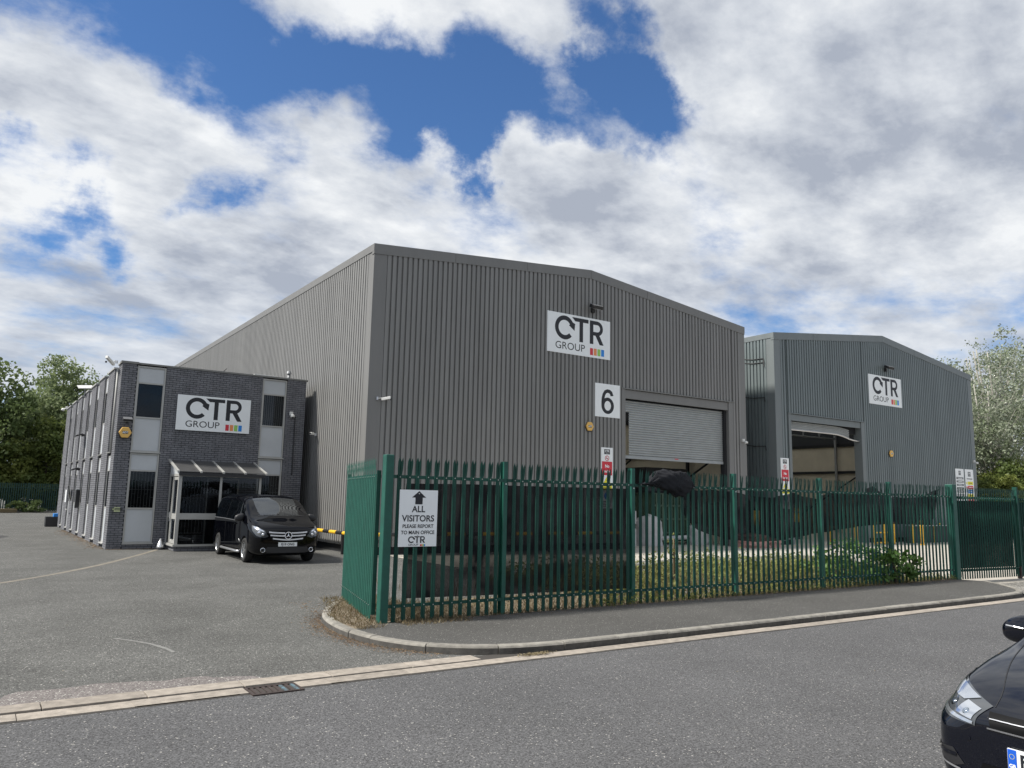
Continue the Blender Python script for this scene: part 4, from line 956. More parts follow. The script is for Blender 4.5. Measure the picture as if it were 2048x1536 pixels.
# crumpled bag of netting flopped over the fence top
vs = []; nu, nv = 60, 34
def bagtop(x_): return float(np.interp(x_, [10.0,10.25,10.45,10.7,11.05,11.25,11.42,11.5], [2.22,2.25,2.46,2.49,2.48,2.45,2.36,2.2]))
def bagbot(x_): return float(np.interp(x_, [10.0,10.3,10.5,10.7,10.95,11.15,11.35,11.5], [2.22,2.20,2.17,2.11,2.03,2.02,2.10,2.19]))
for i in range(nu+1):
    for j in range(nv+1):
        x_ = 10.0+1.5*i/nu; u = i/nu; a = math.pi*2*j/nv; zc = (bagtop(x_)+bagbot(x_))/2; hz_ = (bagtop(x_)-bagbot(x_))/2
        wr = 1+.09*math.sin(5*a+x_*9)+.07*math.sin(11*a-x_*19)+.05*math.sin(17*a+x_*41); vs.append((x_+.02*math.sin(7*a), 10.61-.12*math.sin(a)*math.sqrt(max(.02, math.sin(math.pi*min(1, u*1.05))))*wr, zc+hz_*math.cos(a)*(1 if math.cos(a) > 0 else 1)*wr))
tag(mb('net2').add(vs, [(i*(nv+1)+j, (i+1)*(nv+1)+j, (i+1)*(nv+1)+j+1, i*(nv+1)+j+1) for i in range(nu) for j in range(nv)]).build('netting_bundle', None, smooth=True, fix=False), 'crumpled black netting bundle flopped over the fence top', 'netting')

# ------------------------------------------------------------ barriers and yard items
def striped(t, p0, p1, r, n, c0='yellow', c1='blackpl'):
    p0, p1 = Vector(p0), Vector(p1)
    for i in range(n): mb(c0 if i % 2 == 0 else c1).tube([p0+(p1-p0)*(i/n), p0+(p1-p0)*((i+.999)/n)], r, 10).build('stripe', t, smooth=False)
t = thing('guard_rail', 'black and yellow guard rail along the warehouse side wall', 'guard rail', group='striped guard rails')
striped(t, (10.1,24.0,.68), (10.1,29.2,.68), .062, 9); 
for yy in (24.6, 28.6): mb('blackpl').tube([(10.1,yy,0),(10.1,yy,.62)], .05, 8).build('post', t)
t = thing('guard_rail', 'black and yellow guard rail in front of the warehouse behind the netting', 'guard rail', group='striped guard rails')
striped(t, (10.4,23.2,.69), (20.9,23.2,.68), .062, 15)
for xx in (10.5, 14, 17.5, 20.8): mb('blackpl').tube([(xx,23.2,0),(xx,23.2,.63)], .05, 8).build('post', t)
box_thing('barrier_post', 'dark post with lock box at the guard rail end', 'post', [('post', 'blackpl', (-.05,.05,-.05,.05,0,1.3)), ('box', 'galvd', (-.12,.08,-.1,.1,.8,1.15))], (10.25, 23.6, 0))
def bollard(label, x, y, h=1.0):
    t = thing('bollard', label, 'bollard', (x, y, 0), group='yellow bollards'); B = mb('yellow'); B.tube([(0,0,.05),(0,0,h-.04),(0,0,h)], [.075,.075,.05], 12); B.build('post', t, smooth=True)
    mb('yellow').tube([(0,0,0),(0,0,.05)], .11, 12).build('foot', t)
bollard('yellow bollard before the blue grey warehouse doorway, left one', 34.7, 23.2, .92); bollard('yellow bollard before the blue grey warehouse doorway, middle one', 36.3, 22.9, 1.0); bollard('yellow bollard leaning at the doorway right side', 40.0, 21.6, 1.25)
t = thing('safety_barrier', 'yellow tubular barrier standing in front of the blue grey warehouse', 'barrier', (38.2, 22.6, 0))
for xx in (-.8, .1, 1.0): mb('yellow').tube([(xx,0,0),(xx,0,1.1)], .035, 8).build('upright', t)
for z in (.1, .6, 1.1): mb('yellow').tube([(-.8,0,z),(1.0,0,z)], .035, 8).build('rail', t)
t = thing('handrail', 'low dark rail topped with yellow balls along the warehouse base', 'handrail', (41.5, 22.9, 0))
for i in range(9): mb('yellow').sph((i*.95, 0, 1.0), .075, 8, 6).build('knob', t, smooth=True)
mb('galvd').box(-.2, 8.2, -.03, .03, .9, .96).build('rail', t)
for i in range(4): mb('yellow').tube([(i*2.2,0,0),(i*2.2,0,.95)], .04, 8).build('post', t)
mb('linerd').box(-.4, 8.6, .1, .16, 0, .9).build('kick_panel', t)
mbp = mb('linerd').box(41.0, 50.0, 23.84, 23.92, .0, .26)
# things in the doorway of the first warehouse
t = thing('steel_container', 'dark green ribbed steel container just inside the shutter doorway', 'container', (25.1, 25.6, 0))
B = mb('gred'); B.box(0, 2.1, 0, 3, .15, 2.3); B.build('body', t)
for i in range(6): mb('gred').box(.1+i*.38, .19+i*.38, -.06, -.002, .2, 2.25).build('rib', t)
for z in (.5, 1.1, 1.7): mb('gred').box(0, 2.1, -.085, -.062, z, z+.08).build('rail', t)
mb('dark').box(-.15, 2.45, .3, 2.4, 2.31, 3.45).build('hopper', t); mb('linerd').box(-.1, 2.4, .27, .298, 2.4, 2.75).build('hopper_band', t); mb('sack').tube([(-.2,-.25,.3),(2.0,-.25,.34)], .1, 8).build('bumper_roll', t)
def sack(label, x, y, w_, h, m, seed):
    B = mb(m); vs = []; nu, nv = 16, 9; rnd = random.Random(seed)
    for j in range(nv+1):
        for i in range(nu):
            a = 2*math.pi*i/nu; v = j/nv; rr = w_/2*(1+.12*math.sin(2*a+seed)+.08*rnd.uniform(-1, 1))*(1 if v < .75 else math.cos((v-.75)/.25*math.pi/2)**.6)
            ca, sa = math.cos(a), math.sin(a); k_ = 1/max(abs(ca), abs(sa))**.5; vs.append((x+rr*ca*k_, y+rr*sa*k_, h*v+.05*rnd.uniform(-1, 1)*(v > .1)))
    fs = [(j*nu+i, j*nu+(i+1)%nu, (j+1)*nu+(i+1)%nu, (j+1)*nu+i) for j in range(nv) for i in range(nu)]
    return tag(B.add(vs, fs).build('bulk_bag', None, smooth=True), label, 'bulk bag', 'bulk bags in the yard')
sack('grey white bulk bag slumped right of the green container', 27.6, 25.3, .95, .95, 'sack', 1); sack('low pinkish rubble bag near the shutter door jamb', 28.5, 23.0, 1.3, .62, 'pinksack', 2)
sack('pale bulk bag left of the green container', 24.4, 25.2, .9, 1.35, 'sack', 3); sack('small reddish bag at the warehouse corner', 29.6, 22.9, .8, .4, 'pinksack', 4)
tag(mb('dark').box(22.55, 22.85, 25.6, 25.9, .02, 4.6).build('steel_column'), 'dark steel column standing just inside the left of the shutter doorway', 'column')
t = box_thing('grey_machine', 'grey cabinet machine with a dark slot behind the fence post', 'machine', [('lower_cabinet', 'sack', (-.4,.4,-.3,.3,0,.75)), ('slot', 'dark', (-.38,.38,-.26,.3,.752,.95)), ('upper_cabinet', 'sack', (-.4,.4,-.3,.3,.952,1.5)), ('hood', 'dark', (-.38,.34,-.25,.3,1.502,2.0)), ('label', 'white', (-.1,.2,-.306,-.301,.45,.62))], (23.2, 25.4, 0))
mb('yellow').box(-.52, -.47, -.34, -.30, .6, 1.3).build('guard', t)
t = box_thing('digger', 'dark machine with amber panels in the gap between the warehouses', 'machine', [('body', 'linerd', (-.9,.9,-.6,.6,.3,1.5)), ('panel', 'yellow', (-.8,-.3,-.612,-.601,.9,1.6)), ('cab', 'dark', (0,.9,-.5,.5,1.502,2.1)), ('foot', 'red', (-.2,.1,-.7,-.62,.05,.3))], (30.9, 24.8, 0))
t = box_thing('stacked_bins', 'dark grey storage cage standing inside the open doorway', 'cage', [('body', 'linerd', (-1.0,1.0,-.6,.6,.1,1.5)), ('panel', 'yellow', (.2,.9,-.615,-.602,1.0,1.75)), ('top', 'galvd', (-1.05,1.05,-.65,.65,1.502,1.56))], (35.4, 26.6, 0))
t = thing('steel_beam', 'white edged steel bar lying on the yard gravel', 'beam', (16.4, 16.2, 0)); mb('whitep').box(-1.3, 1.3, -.05, .05, .16, .22).build('bar', t); mb('blackpl').box(-1.2, 1.2, -.03, .03, .05, .159).build('support', t)
t = box_thing('wooden_pallet', 'wooden pallet lying flat by the far left fence', 'pallet', [('deck', 'straw', (-1,1,-.6,.6,.25,.28)), ('bearer', 'straw', (-1,1,-.6,-.5,0,.248)), ('bearer', 'straw', (-1,1,.5,.6,0,.248))], (1.9, 74.6, .02))
sheet('yellow_line', [(29.6,23.25),(40.6,23.25),(40.6,23.33),(29.6,23.33)], .009, 'yellow')

# ------------------------------------------------------------ vehicles
def body_mesh(stations, mats, glass_rule, wheels, tyre_r, sub=2, creases=None):
    """stations: (y, [(x,z)*K]) half profiles bottom centre -> roof centre. Local frame: nose towards -Y."""
    K = len(stations[0][1]); bm = bmesh.new(); grid = []
    for y, P in stations:
        row = []
        for k_, (x, z) in enumerate(P): row.append(bm.verts.new((x, y, z)))
        left = [row[0]]+[bm.verts.new((-x, y, z)) for (x, z) in P[1:-1]]+[row[-1]]
        grid.append((row, left))
    def face(vs, mi):
        f = bm.faces.new(vs); f.material_index = mi; f.smooth = True
    for i in range(len(grid)-1):
        for k_ in range(K-1):
            mi = glass_rule(i, k_)
            a, b = grid[i][0], grid[i+1][0]; face([a[k_], b[k_], b[k_+1], a[k_+1]], mi)
            a, b = grid[i][1], grid[i+1][1]; face([a[k_+1], b[k_+1], b[k_], a[k_]], mi)
    for idx, flip in ((0, False), (-1, True)):
        r_, l_ = grid[idx]
        for k_ in range(K-1):
            if k_ == 0: vs = [r_[0], r_[1], l_[1]] if False else None
            q = [r_[k_], r_[k_+1], l_[k_+1], l_[k_]]
            q2 = []
            for v in q:
                if v not in q2: q2.append(v)
            if flip: q2 = q2[::-1]
            face(q2, 0)
    cl = bm.edges.layers.float.get('crease_edge') or bm.edges.layers.float.new('crease_edge')
    if creases:
        for i in range(len(grid)):
            for side in (0, 1):
                for k_, c in creases.items():
                    if i < len(grid)-1:
                        e_ = bm.edges.get((grid[i][side][k_], grid[i+1][side][k_]))
                        if e_: e_[cl] = c
    bmesh.ops.recalc_face_normals(bm, faces=bm.faces)
    me = bpy.data.meshes.new('body'); bm.to_mesh(me); bm.free()
    for m in mats: me.materials.append(M[m])
    o = bpy.data.objects.new('tmp', me); COL.objects.link(o)
    s_ = o.modifiers.new('s', 'SUBSURF'); s_.levels = sub; s_.render_levels = sub
    B = mb('dark'); w_ = max(x for _, P in stations for x, _z in P)
    for wy, side, zc in wheels:
        B.tube([(side*(w_-.30), wy, zc), (side*(w_+.3), wy, zc)], tyre_r+.055, 28)
    cut = B.build('cut'); bo = o.modifiers.new('b', 'BOOLEAN'); bo.operation = 'DIFFERENCE'; bo.object = cut; bo.solver = 'EXACT'
    try: bo.material_mode = 'TRANSFER'
    except Exception: pass
    dg = bpy.context.evaluated_depsgraph_get(); res = bpy.data.meshes.new_from_object(o.evaluated_get(dg))
    bpy.data.objects.remove(o); bpy.data.objects.remove(cut)
    return res
def split_materials(me, parent, names):
    """separate faces by material into named part objects"""
    bm = bmesh.new(); bm.from_mesh(me); groups = {}
    for f in bm.faces: groups.setdefault(f.material_index, []).append(f.index)
    bm.free(); outp = {}
    for mi, idx in groups.items():
        idx = set(idx); mname = me.materials[mi]
        verts = {}; vs = []; fs = []
        for p in me.polygons:
            if p.index in idx:
                f = []
                for v in p.vertices:
                    if v not in verts: verts[v] = len(vs); vs.append(tuple(me.vertices[v].co))
                    f.append(verts[v])
                fs.append(f)
        nm = names.get(mname.name, 'body')
        # separate islands for panes
        if nm != 'body':
            par = list(range(len(vs)))
            def find(a):
                while par[a] != a: par[a] = par[par[a]]; a = par[a]
                return a
            for f in fs:
                for a in f[1:]: par[find(a)] = find(f[0])
            isl = {}
            for f in fs: isl.setdefault(find(f[0]), []).append(f)
            pieces = list(isl.values())
        else: pieces = [fs]
        for pc in pieces:
            used = sorted({a for f in pc for a in f}); mp_ = {a: i for i, a in enumerate(used)}
            m2 = bpy.data.meshes.new(nm); m2.from_pydata([vs[a] for a in used], [], [[mp_[a] for a in f] for f in pc]); m2.materials.append(mname)
            m2.polygons.foreach_set('use_smooth', [True]*len(m2.polygons)); m2.update(); link(nm, m2, parent)
    return outp
def smooth3(pts, it=3):
    pts = [Vector(p) for p in pts]
    for _ in range(it):
        o = [pts[0]]
        for a, b in zip(pts, pts[1:]): o += [a.lerp(b, .25), a.lerp(b, .75)]
        pts = o+[pts[-1]]
    return pts
class Proj:
    def __init__(s, me):
        bm = bmesh.new(); bm.from_mesh(me); bmesh.ops.triangulate(bm, faces=bm.faces); s.t = BVHTree.FromBMesh(bm); bm.free()
    def hit(s, p, d, back=1.2):
        p = Vector(p); d = Vector(d).normalized(); r_ = s.t.ray_cast(p-d*back, d, back*3)
        if r_[0] is None:
            q = s.t.find_nearest(p); return q[0], q[1]
        n_ = r_[1] if r_[1].dot(d) < 0 else -r_[1]
        return r_[0], n_
    def patch(s, B, m, pts, d, eps=.004, cuts=5, thick=.0):
        """outline given near the surface, projected along d, as a thin raised patch"""
        bm = bmesh.new(); vs = [bm.verts.new(p) for p in pts]; bm.faces.new(vs)
        bmesh.ops.triangulate(bm, faces=bm.faces); bmesh.ops.subdivide_edges(bm, edges=bm.edges, cuts=cuts, use_grid_fill=True)
        bmesh.ops.triangulate(bm, faces=bm.faces); bm.verts.index_update()
        P = []
        for v in bm.verts:
            h, n_ = s.hit(v.co, d); P.append(h+n_*eps)
        B.use(m); fs = [[v.index for v in f.verts] for f in bm.faces]; bm.free(); B.add(P, fs); return B
    def line(s, B, m, pts, d, w=.006, eps=.003, n=14):
        P = []; pts = [Vector(p) for p in pts]
        for a, b in zip(pts, pts[1:]):
            for i in range(n): P.append(a.lerp(b, i/n))
        P.append(pts[-1]); H = [s.hit(p, d) for p in P]; vs = []
        for i, (h, n_) in enumerate(H):
            t_ = (H[min(i+1, len(H)-1)][0]-H[max(i-1, 0)][0]); t_ = t_.normalized() if t_.length > 1e-6 else Vector((0,0,1))
            q = t_.cross(n_).normalized()*w/2; vs += [h+n_*eps-q, h+n_*eps+q]
        B.use(m); B.add(vs, [(2*i, 2*i+1, 2*i+3, 2*i+2) for i in range(len(H)-1)]); return B
def wheel(parent, x, y, r, w_, side, spokes=5, steer=0):
    t = bpy.data.objects.new('wheel', None)
    B = mb('tyre'); n = 32; prof = [(-w_/2, r*.66), (-w_/2, r*.93), (-w_/2+.025, r*.99), (0, r), (w_/2-.025, r*.99), (w_/2, r*.93), (w_/2, r*.68), (w_/2-.02, r*.66)]
    vs = [(a, rr*math.cos(2*math.pi*i/n), rr*math.sin(2*math.pi*i/n)) for i in range(n) for a, rr in prof]; k_ = len(prof)
    B.add(vs, [(i*k_+j, i*k_+j+1, ((i+1) % n)*k_+j+1, ((i+1) % n)*k_+j) for i in range(n) for j in range(k_-1)])
    me = B.mesh('wheel'); me.polygons.foreach_set('use_smooth', [True]*len(me.polygons))
    t = bpy.data.objects.new('wheel', me); COL.objects.link(t); t.parent = parent; t.location = (x, y, r); t.rotation_euler = (0, 0, steer+(0 if side > 0 else math.pi))
    B = mb('rim'); prof = [(w_/2-.004, r*.68), (w_/2-.02, r*.64), (-w_/2+.03, r*.60)]
    vs = [(a, rr*math.cos(2*math.pi*i/n), rr*math.sin(2*math.pi*i/n)) for i in range(n) for a, rr in prof]
    B.add(vs, [(i*3+j, i*3+j+1, ((i+1) % n)*3+j+1, ((i+1) % n)*3+j) for i in range(n) for j in range(2)])
    for k2 in range(spokes):
        for off in (-.12, .12):
            a = 2*math.pi*k2/spokes+off; a2 = 2*math.pi*k2/spokes+off*1.3; c = Vector((w_/2-.03, r*.09*math.cos(a), r*.09*math.sin(a))); e_ = Vector((w_/2-.035, r*.63*math.cos(a2), r*.63*math.sin(a2)))
            mid = (c+e_)/2; ax = (e_-c)/2; tn = Vector((0, -math.sin(a), math.cos(a)))*r*.045; B.obox(mid+Vector((.008,0,0)), ax, tn, Vector((.012,0,0)))
    B.tube([(w_/2-.05,0,0),(w_/2-.01,0,0)], r*.14, 12); rim = B.build('rim', t)
    rim.data.polygons.foreach_set('use_smooth', [False]*len(rim.data.polygons))
    mb('dark').tube([(-w_/2+.04,0,0),(-w_/2+.05,0,0)], r*.62, 24).build('brake_disc', t)
    return t
def mirror(parent, p, side, m, sc=1.0):
    x, y, z = p; B = mb(m); k_ = 12
    rows = []   # rounded housing lofted from the stalk outwards
    for u, hh, dd in ((-1, .07, .05), (-.85, .105, .07), (-.3, .118, .08), (.35, .102, .075), (.8, .072, .06), (1, .03, .03)):
        cx_ = x+side*u*.125*sc; cz_ = z-.018*u*sc
        rows.append([(cx_, y+dd*sc*math.copysign(abs(math.cos(2*math.pi*i/k_))**.7, math.cos(2*math.pi*i/k_)), cz_+hh*sc*math.copysign(abs(math.sin(2*math.pi*i/k_))**.7, math.sin(2*math.pi*i/k_))) for i in range(k_)])
    B.add([v for r_ in rows for v in r_], [(j*k_+i, j*k_+(i+1)%k_, (j+1)*k_+(i+1)%k_, (j+1)*k_+i) for j in range(5) for i in range(k_)]+[tuple(range(k_)), tuple(5*k_+i for i in range(k_))[::-1]])
    o = B.build('wing_mirror', parent, smooth=True); sb = o.modifiers.new('s', 'SUBSURF'); sb.levels = sb.render_levels = 1
    mb(m).obox((x-side*.14*sc, y+.01, z-.065*sc), (.05*sc,0,.012), (0,.035,0), (0,0,.016)).build('mirror_arm', o, bevel=.005)
    mb('satin').obox((x+side*.005, y+.070*sc, z), (.09*sc,0,0), (0,.004,0), (0,0,.055*sc)).build('mirror_glass', o); return o

# the people carrier
van = thing('parked_van', 'black van parked in front of the glazed office porch', 'van', (7.30, 21.70, 0), R(-1.5))
w = .965
VS = [(0.00, [(0,.30),(.50,.30),(.66,.36),(.71,.50),(.70,.70),(.62,.83),(.38,.88),(0,.90)]),
      (0.05, [(0,.24),(.68,.24),(.80,.33),(.835,.52),(.825,.78),(.73,.94),(.44,.985),(0,1.0)]),
      (0.20, [(0,.21),(.82,.21),(.905,.33),(.93,.56),(.915,.88),(.80,1.03),(.48,1.07),(0,1.09)]),
      (0.50, [(0,.20),(.86,.20),(.945,.33),(.96,.60),(.95,1.00),(.84,1.13),(.50,1.165),(0,1.18)]),
      (0.86, [(0,.20),(.88,.20),(.955,.33),(.968,.62),(.955,1.10),(.875,1.21),(.60,1.245),(0,1.26)]),
      (1.30, [(0,.20),(.88,.20),(.955,.33),(.97,.63),(.955,1.13),(.865,1.47),(.70,1.53),(0,1.56)]),
      (1.72, [(0,.20),(.88,.20),(.955,.33),(.97,.64),(.955,1.14),(.835,1.70),(.68,1.80),(0,1.845)]),
      (2.15, [(0,.20),(.88,.20),(.955,.33),(.97,.64),(.955,1.15),(.815,1.735),(.67,1.855),(0,1.895)]),
      (3.10, [(0,.20),(.88,.20),(.955,.33),(.97,.64),(.955,1.16),(.81,1.74),(.66,1.865),(0,1.91)]),
      (4.10, [(0,.20),(.88,.20),(.955,.33),(.97,.64),(.955,1.16),(.81,1.735),(.66,1.86),(0,1.905)]),
      (4.90, [(0,.22),(.87,.22),(.945,.34),(.96,.64),(.94,1.16),(.79,1.72),(.64,1.84),(0,1.885)]),
      (5.12, [(0,.27),(.78,.27),(.88,.36),(.90,.62),(.88,1.14),(.72,1.66),(.58,1.78),(0,1.82)])]
GI = ['paintb', 'carglass', 'privacy', 'dark']
def grule(i, k_):
    if k_ == 6 and 4 <= i <= 5: return 1
    if k_ == 4 and i in (5, 6): return 1
    if k_ == 4 and i in (7, 8, 9): return 2
    return 0
vwh = [(.90, 1, .34), (.90, -1, .34), (4.10, 1, .34), (4.10, -1, .34)]
vm_ = body_mesh(VS, GI, grule, vwh, .335, creases={2: .2, 4: .55, 5: .35})
split_materials(vm_, van, {'black car paint': 'body', 'windscreen glass': 'window', 'privacy glass': 'window', 'dark void': 'wheel_arch'})
PJ = Proj(vm_)
for wy, sd_, _z in vwh: wheel(van, sd_*.855, wy, .335, .22, sd_)
f = (0, 1, 0)
PJ.patch(MB(), 'void', [(-.56,0,.86),(-.5,0,.90),(.5,0,.90),(.56,0,.86),(.44,0,.64),(.36,0,.61),(-.36,0,.61),(-.44,0,.64)], f, .004, 6).build('grille', van, smooth=True)
gr = van.children[-1]
for z, wv, dz in ((.84,.53,.0), (.76,.49,.0), (.67,.42,-.02)):
    B = MB(); n = 16
    for sgn in (-1, 1):
        pts = [(sgn*(.09 if z > .7 else .0)+sgn*(wv-(.09 if z > .7 else 0))*i/n, z+.02*(abs(i/n))**2+(dz*(1-i/n))) for i in range(n+1)]; vs = []
        for x_, z_ in pts:
            for dzz in (-.018, .018):
                h, n_ = PJ.hit((x_, 0, z_+dzz), f); vs.append(h+n_*.022)
        B.use('barsilver'); B.add(vs, [(2*i, 2*i+1, 2*i+3, 2*i+2) for i in range(n)])
    B.build('chrome_bar', gr, fix=False)
h0, n0 = PJ.hit((0,0,.77), f); B = MB(); yy = h0.y-.035
def ringy(B, m, c, ri, ro, y, n=28): ring(B, m, c[0], c[1], ri, ro, y, n=n)
B.use('chrome'); B.tube([(.095*math.cos(R(a)), yy, .765+.095*math.sin(R(a))) for a in range(0, 361, 15)], .010, 6, cap=False)
for a in (90, 210, 330):
    c_, s_ = math.cos(R(a)), math.sin(R(a)); B.add([(-s_*.014, yy-.004, .765+c_*.014), (s_*.014, yy-.004, .765-c_*.014), (c_*.09, yy, .765+s_*.09), (0, yy-.012, .765)], [(0,3,2),(3,1,2)])
B.build('badge', gr)
PJ.patch(MB(), 'blackpl', [(-.62,0,.34),(-.55,0,.46),(.55,0,.46),(.62,0,.34),(.5,0,.30),(-.5,0,.30)], f, .003, 5).build('lower_intake', van, smooth=True)
for sgn in (-1, 1):
    dd = (-sgn*.55, .83, -.05)
    B = MB(); out = [(sgn*.90,.42,1.03),(sgn*.78,.24,1.0),(sgn*.60,.10,.90),(sgn*.50,.06,.74),(sgn*.62,.08,.70),(sgn*.80,.15,.76),(sgn*.90,.30,.90)]
    hl = PJ.patch(B, 'lampd', out, dd, .006, 5).build('headlight', van, smooth=True)
    PJ.patch(MB(), 'lamp', [(sgn*.86,.36,1.01),(sgn*.78,.24,.985),(sgn*.63,.12,.90),(sgn*.60,.10,.86),(sgn*.74,.18,.90),(sgn*.84,.30,.95)], dd, .010, 4).build('reflector', hl, smooth=True)
    for (x_, z_, r_) in ((.62,.79,.050), (.74,.84,.055)):
        h, n_ = PJ.hit((sgn*x_, .12, z_), dd); mb('chrome').sph(tuple(h-n_*.01), r_, 12, 8, sy=.5).build('lamp_bowl', hl, smooth=True)
    h, n_ = PJ.hit((sgn*.66, .05, .38), (-sgn*.3, 1, 0)); B = mb('chrome'); ax_ = n_.cross(Vector((0,0,1))).normalized()
    B.tube([h+n_*.012+ax_*.055*math.cos(R(a))+Vector((0,0,1))*.055*math.sin(R(a)) for a in range(0, 361, 20)], .011, 6, cap=False); fl_ = B.build('fog_lamp', van)
    mb('lens').sph(tuple(h), .045, 10, 6).build('fog_lens', fl_, smooth=True)
    mirror(van, (sgn*1.06, 1.22, 1.22), sgn, 'blackpl', 1.0)
    # door seams, handles, waist line, step bar
    B = MB(); dx = (-sgn, 0, 0)
    for seam in ([(sgn,1.28,1.12),(sgn,1.34,.6),(sgn,1.30,.26)], [(sgn,2.18,1.72),(sgn,2.18,.7),(sgn,2.15,.26)], [(sgn,3.20,1.72),(sgn,3.20,.9),(sgn,3.2,.28)], [(sgn,1.28,.26),(sgn,3.2,.27)]):
        PJ.line(B, 'dark', seam, dx, .009)
    B.build('door_seam', van, fix=False)
    B = MB(); PJ.line(B, 'satin', [(sgn,1.9,1.12),(sgn,3.2,1.14),(sgn,4.95,1.14)], dx, .012, .006); B.build('waist_trim', van, fix=False)
    for yh in (2.0, 2.4): 
        h, n_ = PJ.hit((sgn, yh, 1.03), dx); mb('paintb').obox(h+n_*.02, (.012,0,0), (0,.09,0), (0,0,.014)).build('door_handle', van)
    mb('satin').tube([(sgn*.94,1.42,.27),(sgn*.99,1.55,.27),(sgn*.99,3.5,.27),(sgn*.94,3.62,.27)], .034, 10).build('side_step', van, smooth=True)
    # pillars between side windows
    for ya, yb in ((2.10,2.20), (3.14,3.24)):
        pass
B = MB(); PJ.line(B, 'blackpl', [(-.62,.9,1.27),(-.1,.93,1.30),(.05,1.0,1.34)], (0,.5,-.8), .022, .012); PJ.line(B, 'blackpl', [(.70,.9,1.26),(.3,.93,1.30),(.12,1.0,1.33)], (0,.5,-.8), .022, .012); B.build('wiper', van, fix=False)
h, n_ = PJ.hit((0,0,.52), f); yy = h.y-.018
pl = mb('plate').box(-.26, .26, yy, yy+.012, .475, .585).build('number_plate', van); B = MB(); put_text(B, 'FJ19 ONG', 0, .528, .088, yy-.003, 'black', bold=.0022, sx=.98); B.build('plate_lettering', pl, fix=False)
# interior: dash and seats behind the screen
B = mb('blackpl'); B.box(-.75,.75,1.0,1.35,.9,1.22); B.build('dashboard', van)
for sx_ in (-.45, .45):
    B = mb('linerd'); B.box(sx_-.25,sx_+.25,1.9,2.05,.9,1.55); B.box(sx_-.12,sx_+.12,1.95,2.05,1.552,1.7); B.build('seat', van, bevel=.03)
mb('blackpl').box(-.9,.9,.9,4.9,.24,.5).build('floor_pan', van)

# hatchback on the near side of the road
hat = thing('parked_hatchback', 'dark blue black hatchback nose at the right edge of the road', 'car', (5.09, 1.98, 0), R(-93.5))
HS = [(0.00, [(0,.21),(.48,.21),(.62,.25),(.665,.42),(.65,.54),(.56,.615),(.36,.645),(0,.655)]),
      (0.05, [(0,.17),(.60,.17),(.735,.22),(.785,.42),(.77,.56),(.665,.66),(.42,.695),(0,.71)]),
      (0.17, [(0,.16),(.72,.16),(.835,.22),(.862,.44),(.845,.615),(.73,.73),(.47,.76),(0,.775)]),
      (0.42, [(0,.17),(.78,.17),(.87,.28),(.892,.50),(.882,.68),(.80,.82),(.54,.862),(0,.882)]),
      (0.80, [(0,.17),(.80,.17),(.885,.28),(.90,.54),(.892,.76),(.825,.905),(.58,.945),(0,.965)]),
      (1.15, [(0,.17),(.80,.17),(.885,.28),(.90,.56),(.892,.84),(.835,.96),(.63,.995),(0,1.015)]),
      (1.50, [(0,.17),(.80,.17),(.885,.28),(.90,.56),(.888,.90),(.78,1.14),(.655,1.185),(0,1.215)]),
      (1.92, [(0,.17),(.80,.17),(.885,.28),(.90,.56),(.886,.93),(.71,1.33),(.60,1.385),(0,1.41)]),
      (2.45, [(0,.17),(.80,.17),(.885,.28),(.90,.56),(.886,.94),(.68,1.37),(.57,1.43),(0,1.452)]),
      (3.20, [(0,.17),(.80,.17),(.885,.28),(.90,.56),(.882,.96),(.675,1.35),(.56,1.41),(0,1.435)]),
      (3.80, [(0,.19),(.78,.19),(.87,.30),(.885,.56),(.86,.98),(.66,1.27),(.55,1.33),(0,1.355)]),
      (4.12, [(0,.22),(.72,.22),(.82,.32),(.84,.56),(.81,.93),(.66,1.02),(.52,1.05),(0,1.07)]),
      (4.25, [(0,.28),(.60,.28),(.70,.36),(.73,.54),(.70,.80),(.56,.88),(.42,.90),(0,.91)])]
HI = ['paintn', 'carglass', 'privacy', 'dark']
def hrule(i, k_):
    if k_ == 6 and 5 <= i <= 6: return 1
    if k_ == 4 and i in (6, 7): return 1
    if k_ == 4 and i in (8,): return 2
    if k_ == 6 and i == 10: return 2
    return 0
hwh = [(.86, 1, .315), (.86, -1, .315), (3.49, 1, .315), (3.49, -1, .315)]
hm_ = body_mesh(HS, HI, hrule, hwh, .312, sub=3, creases={2: .3, 4: .6, 5: .45})
split_materials(hm_, hat, {'blue black car paint': 'body', 'windscreen glass': 'window', 'privacy glass': 'window', 'dark void': 'wheel_arch'})
PJ = Proj(hm_)
for wy, sd_, _z in hwh: wheel(hat, sd_*.795, wy, .312, .205, sd_)
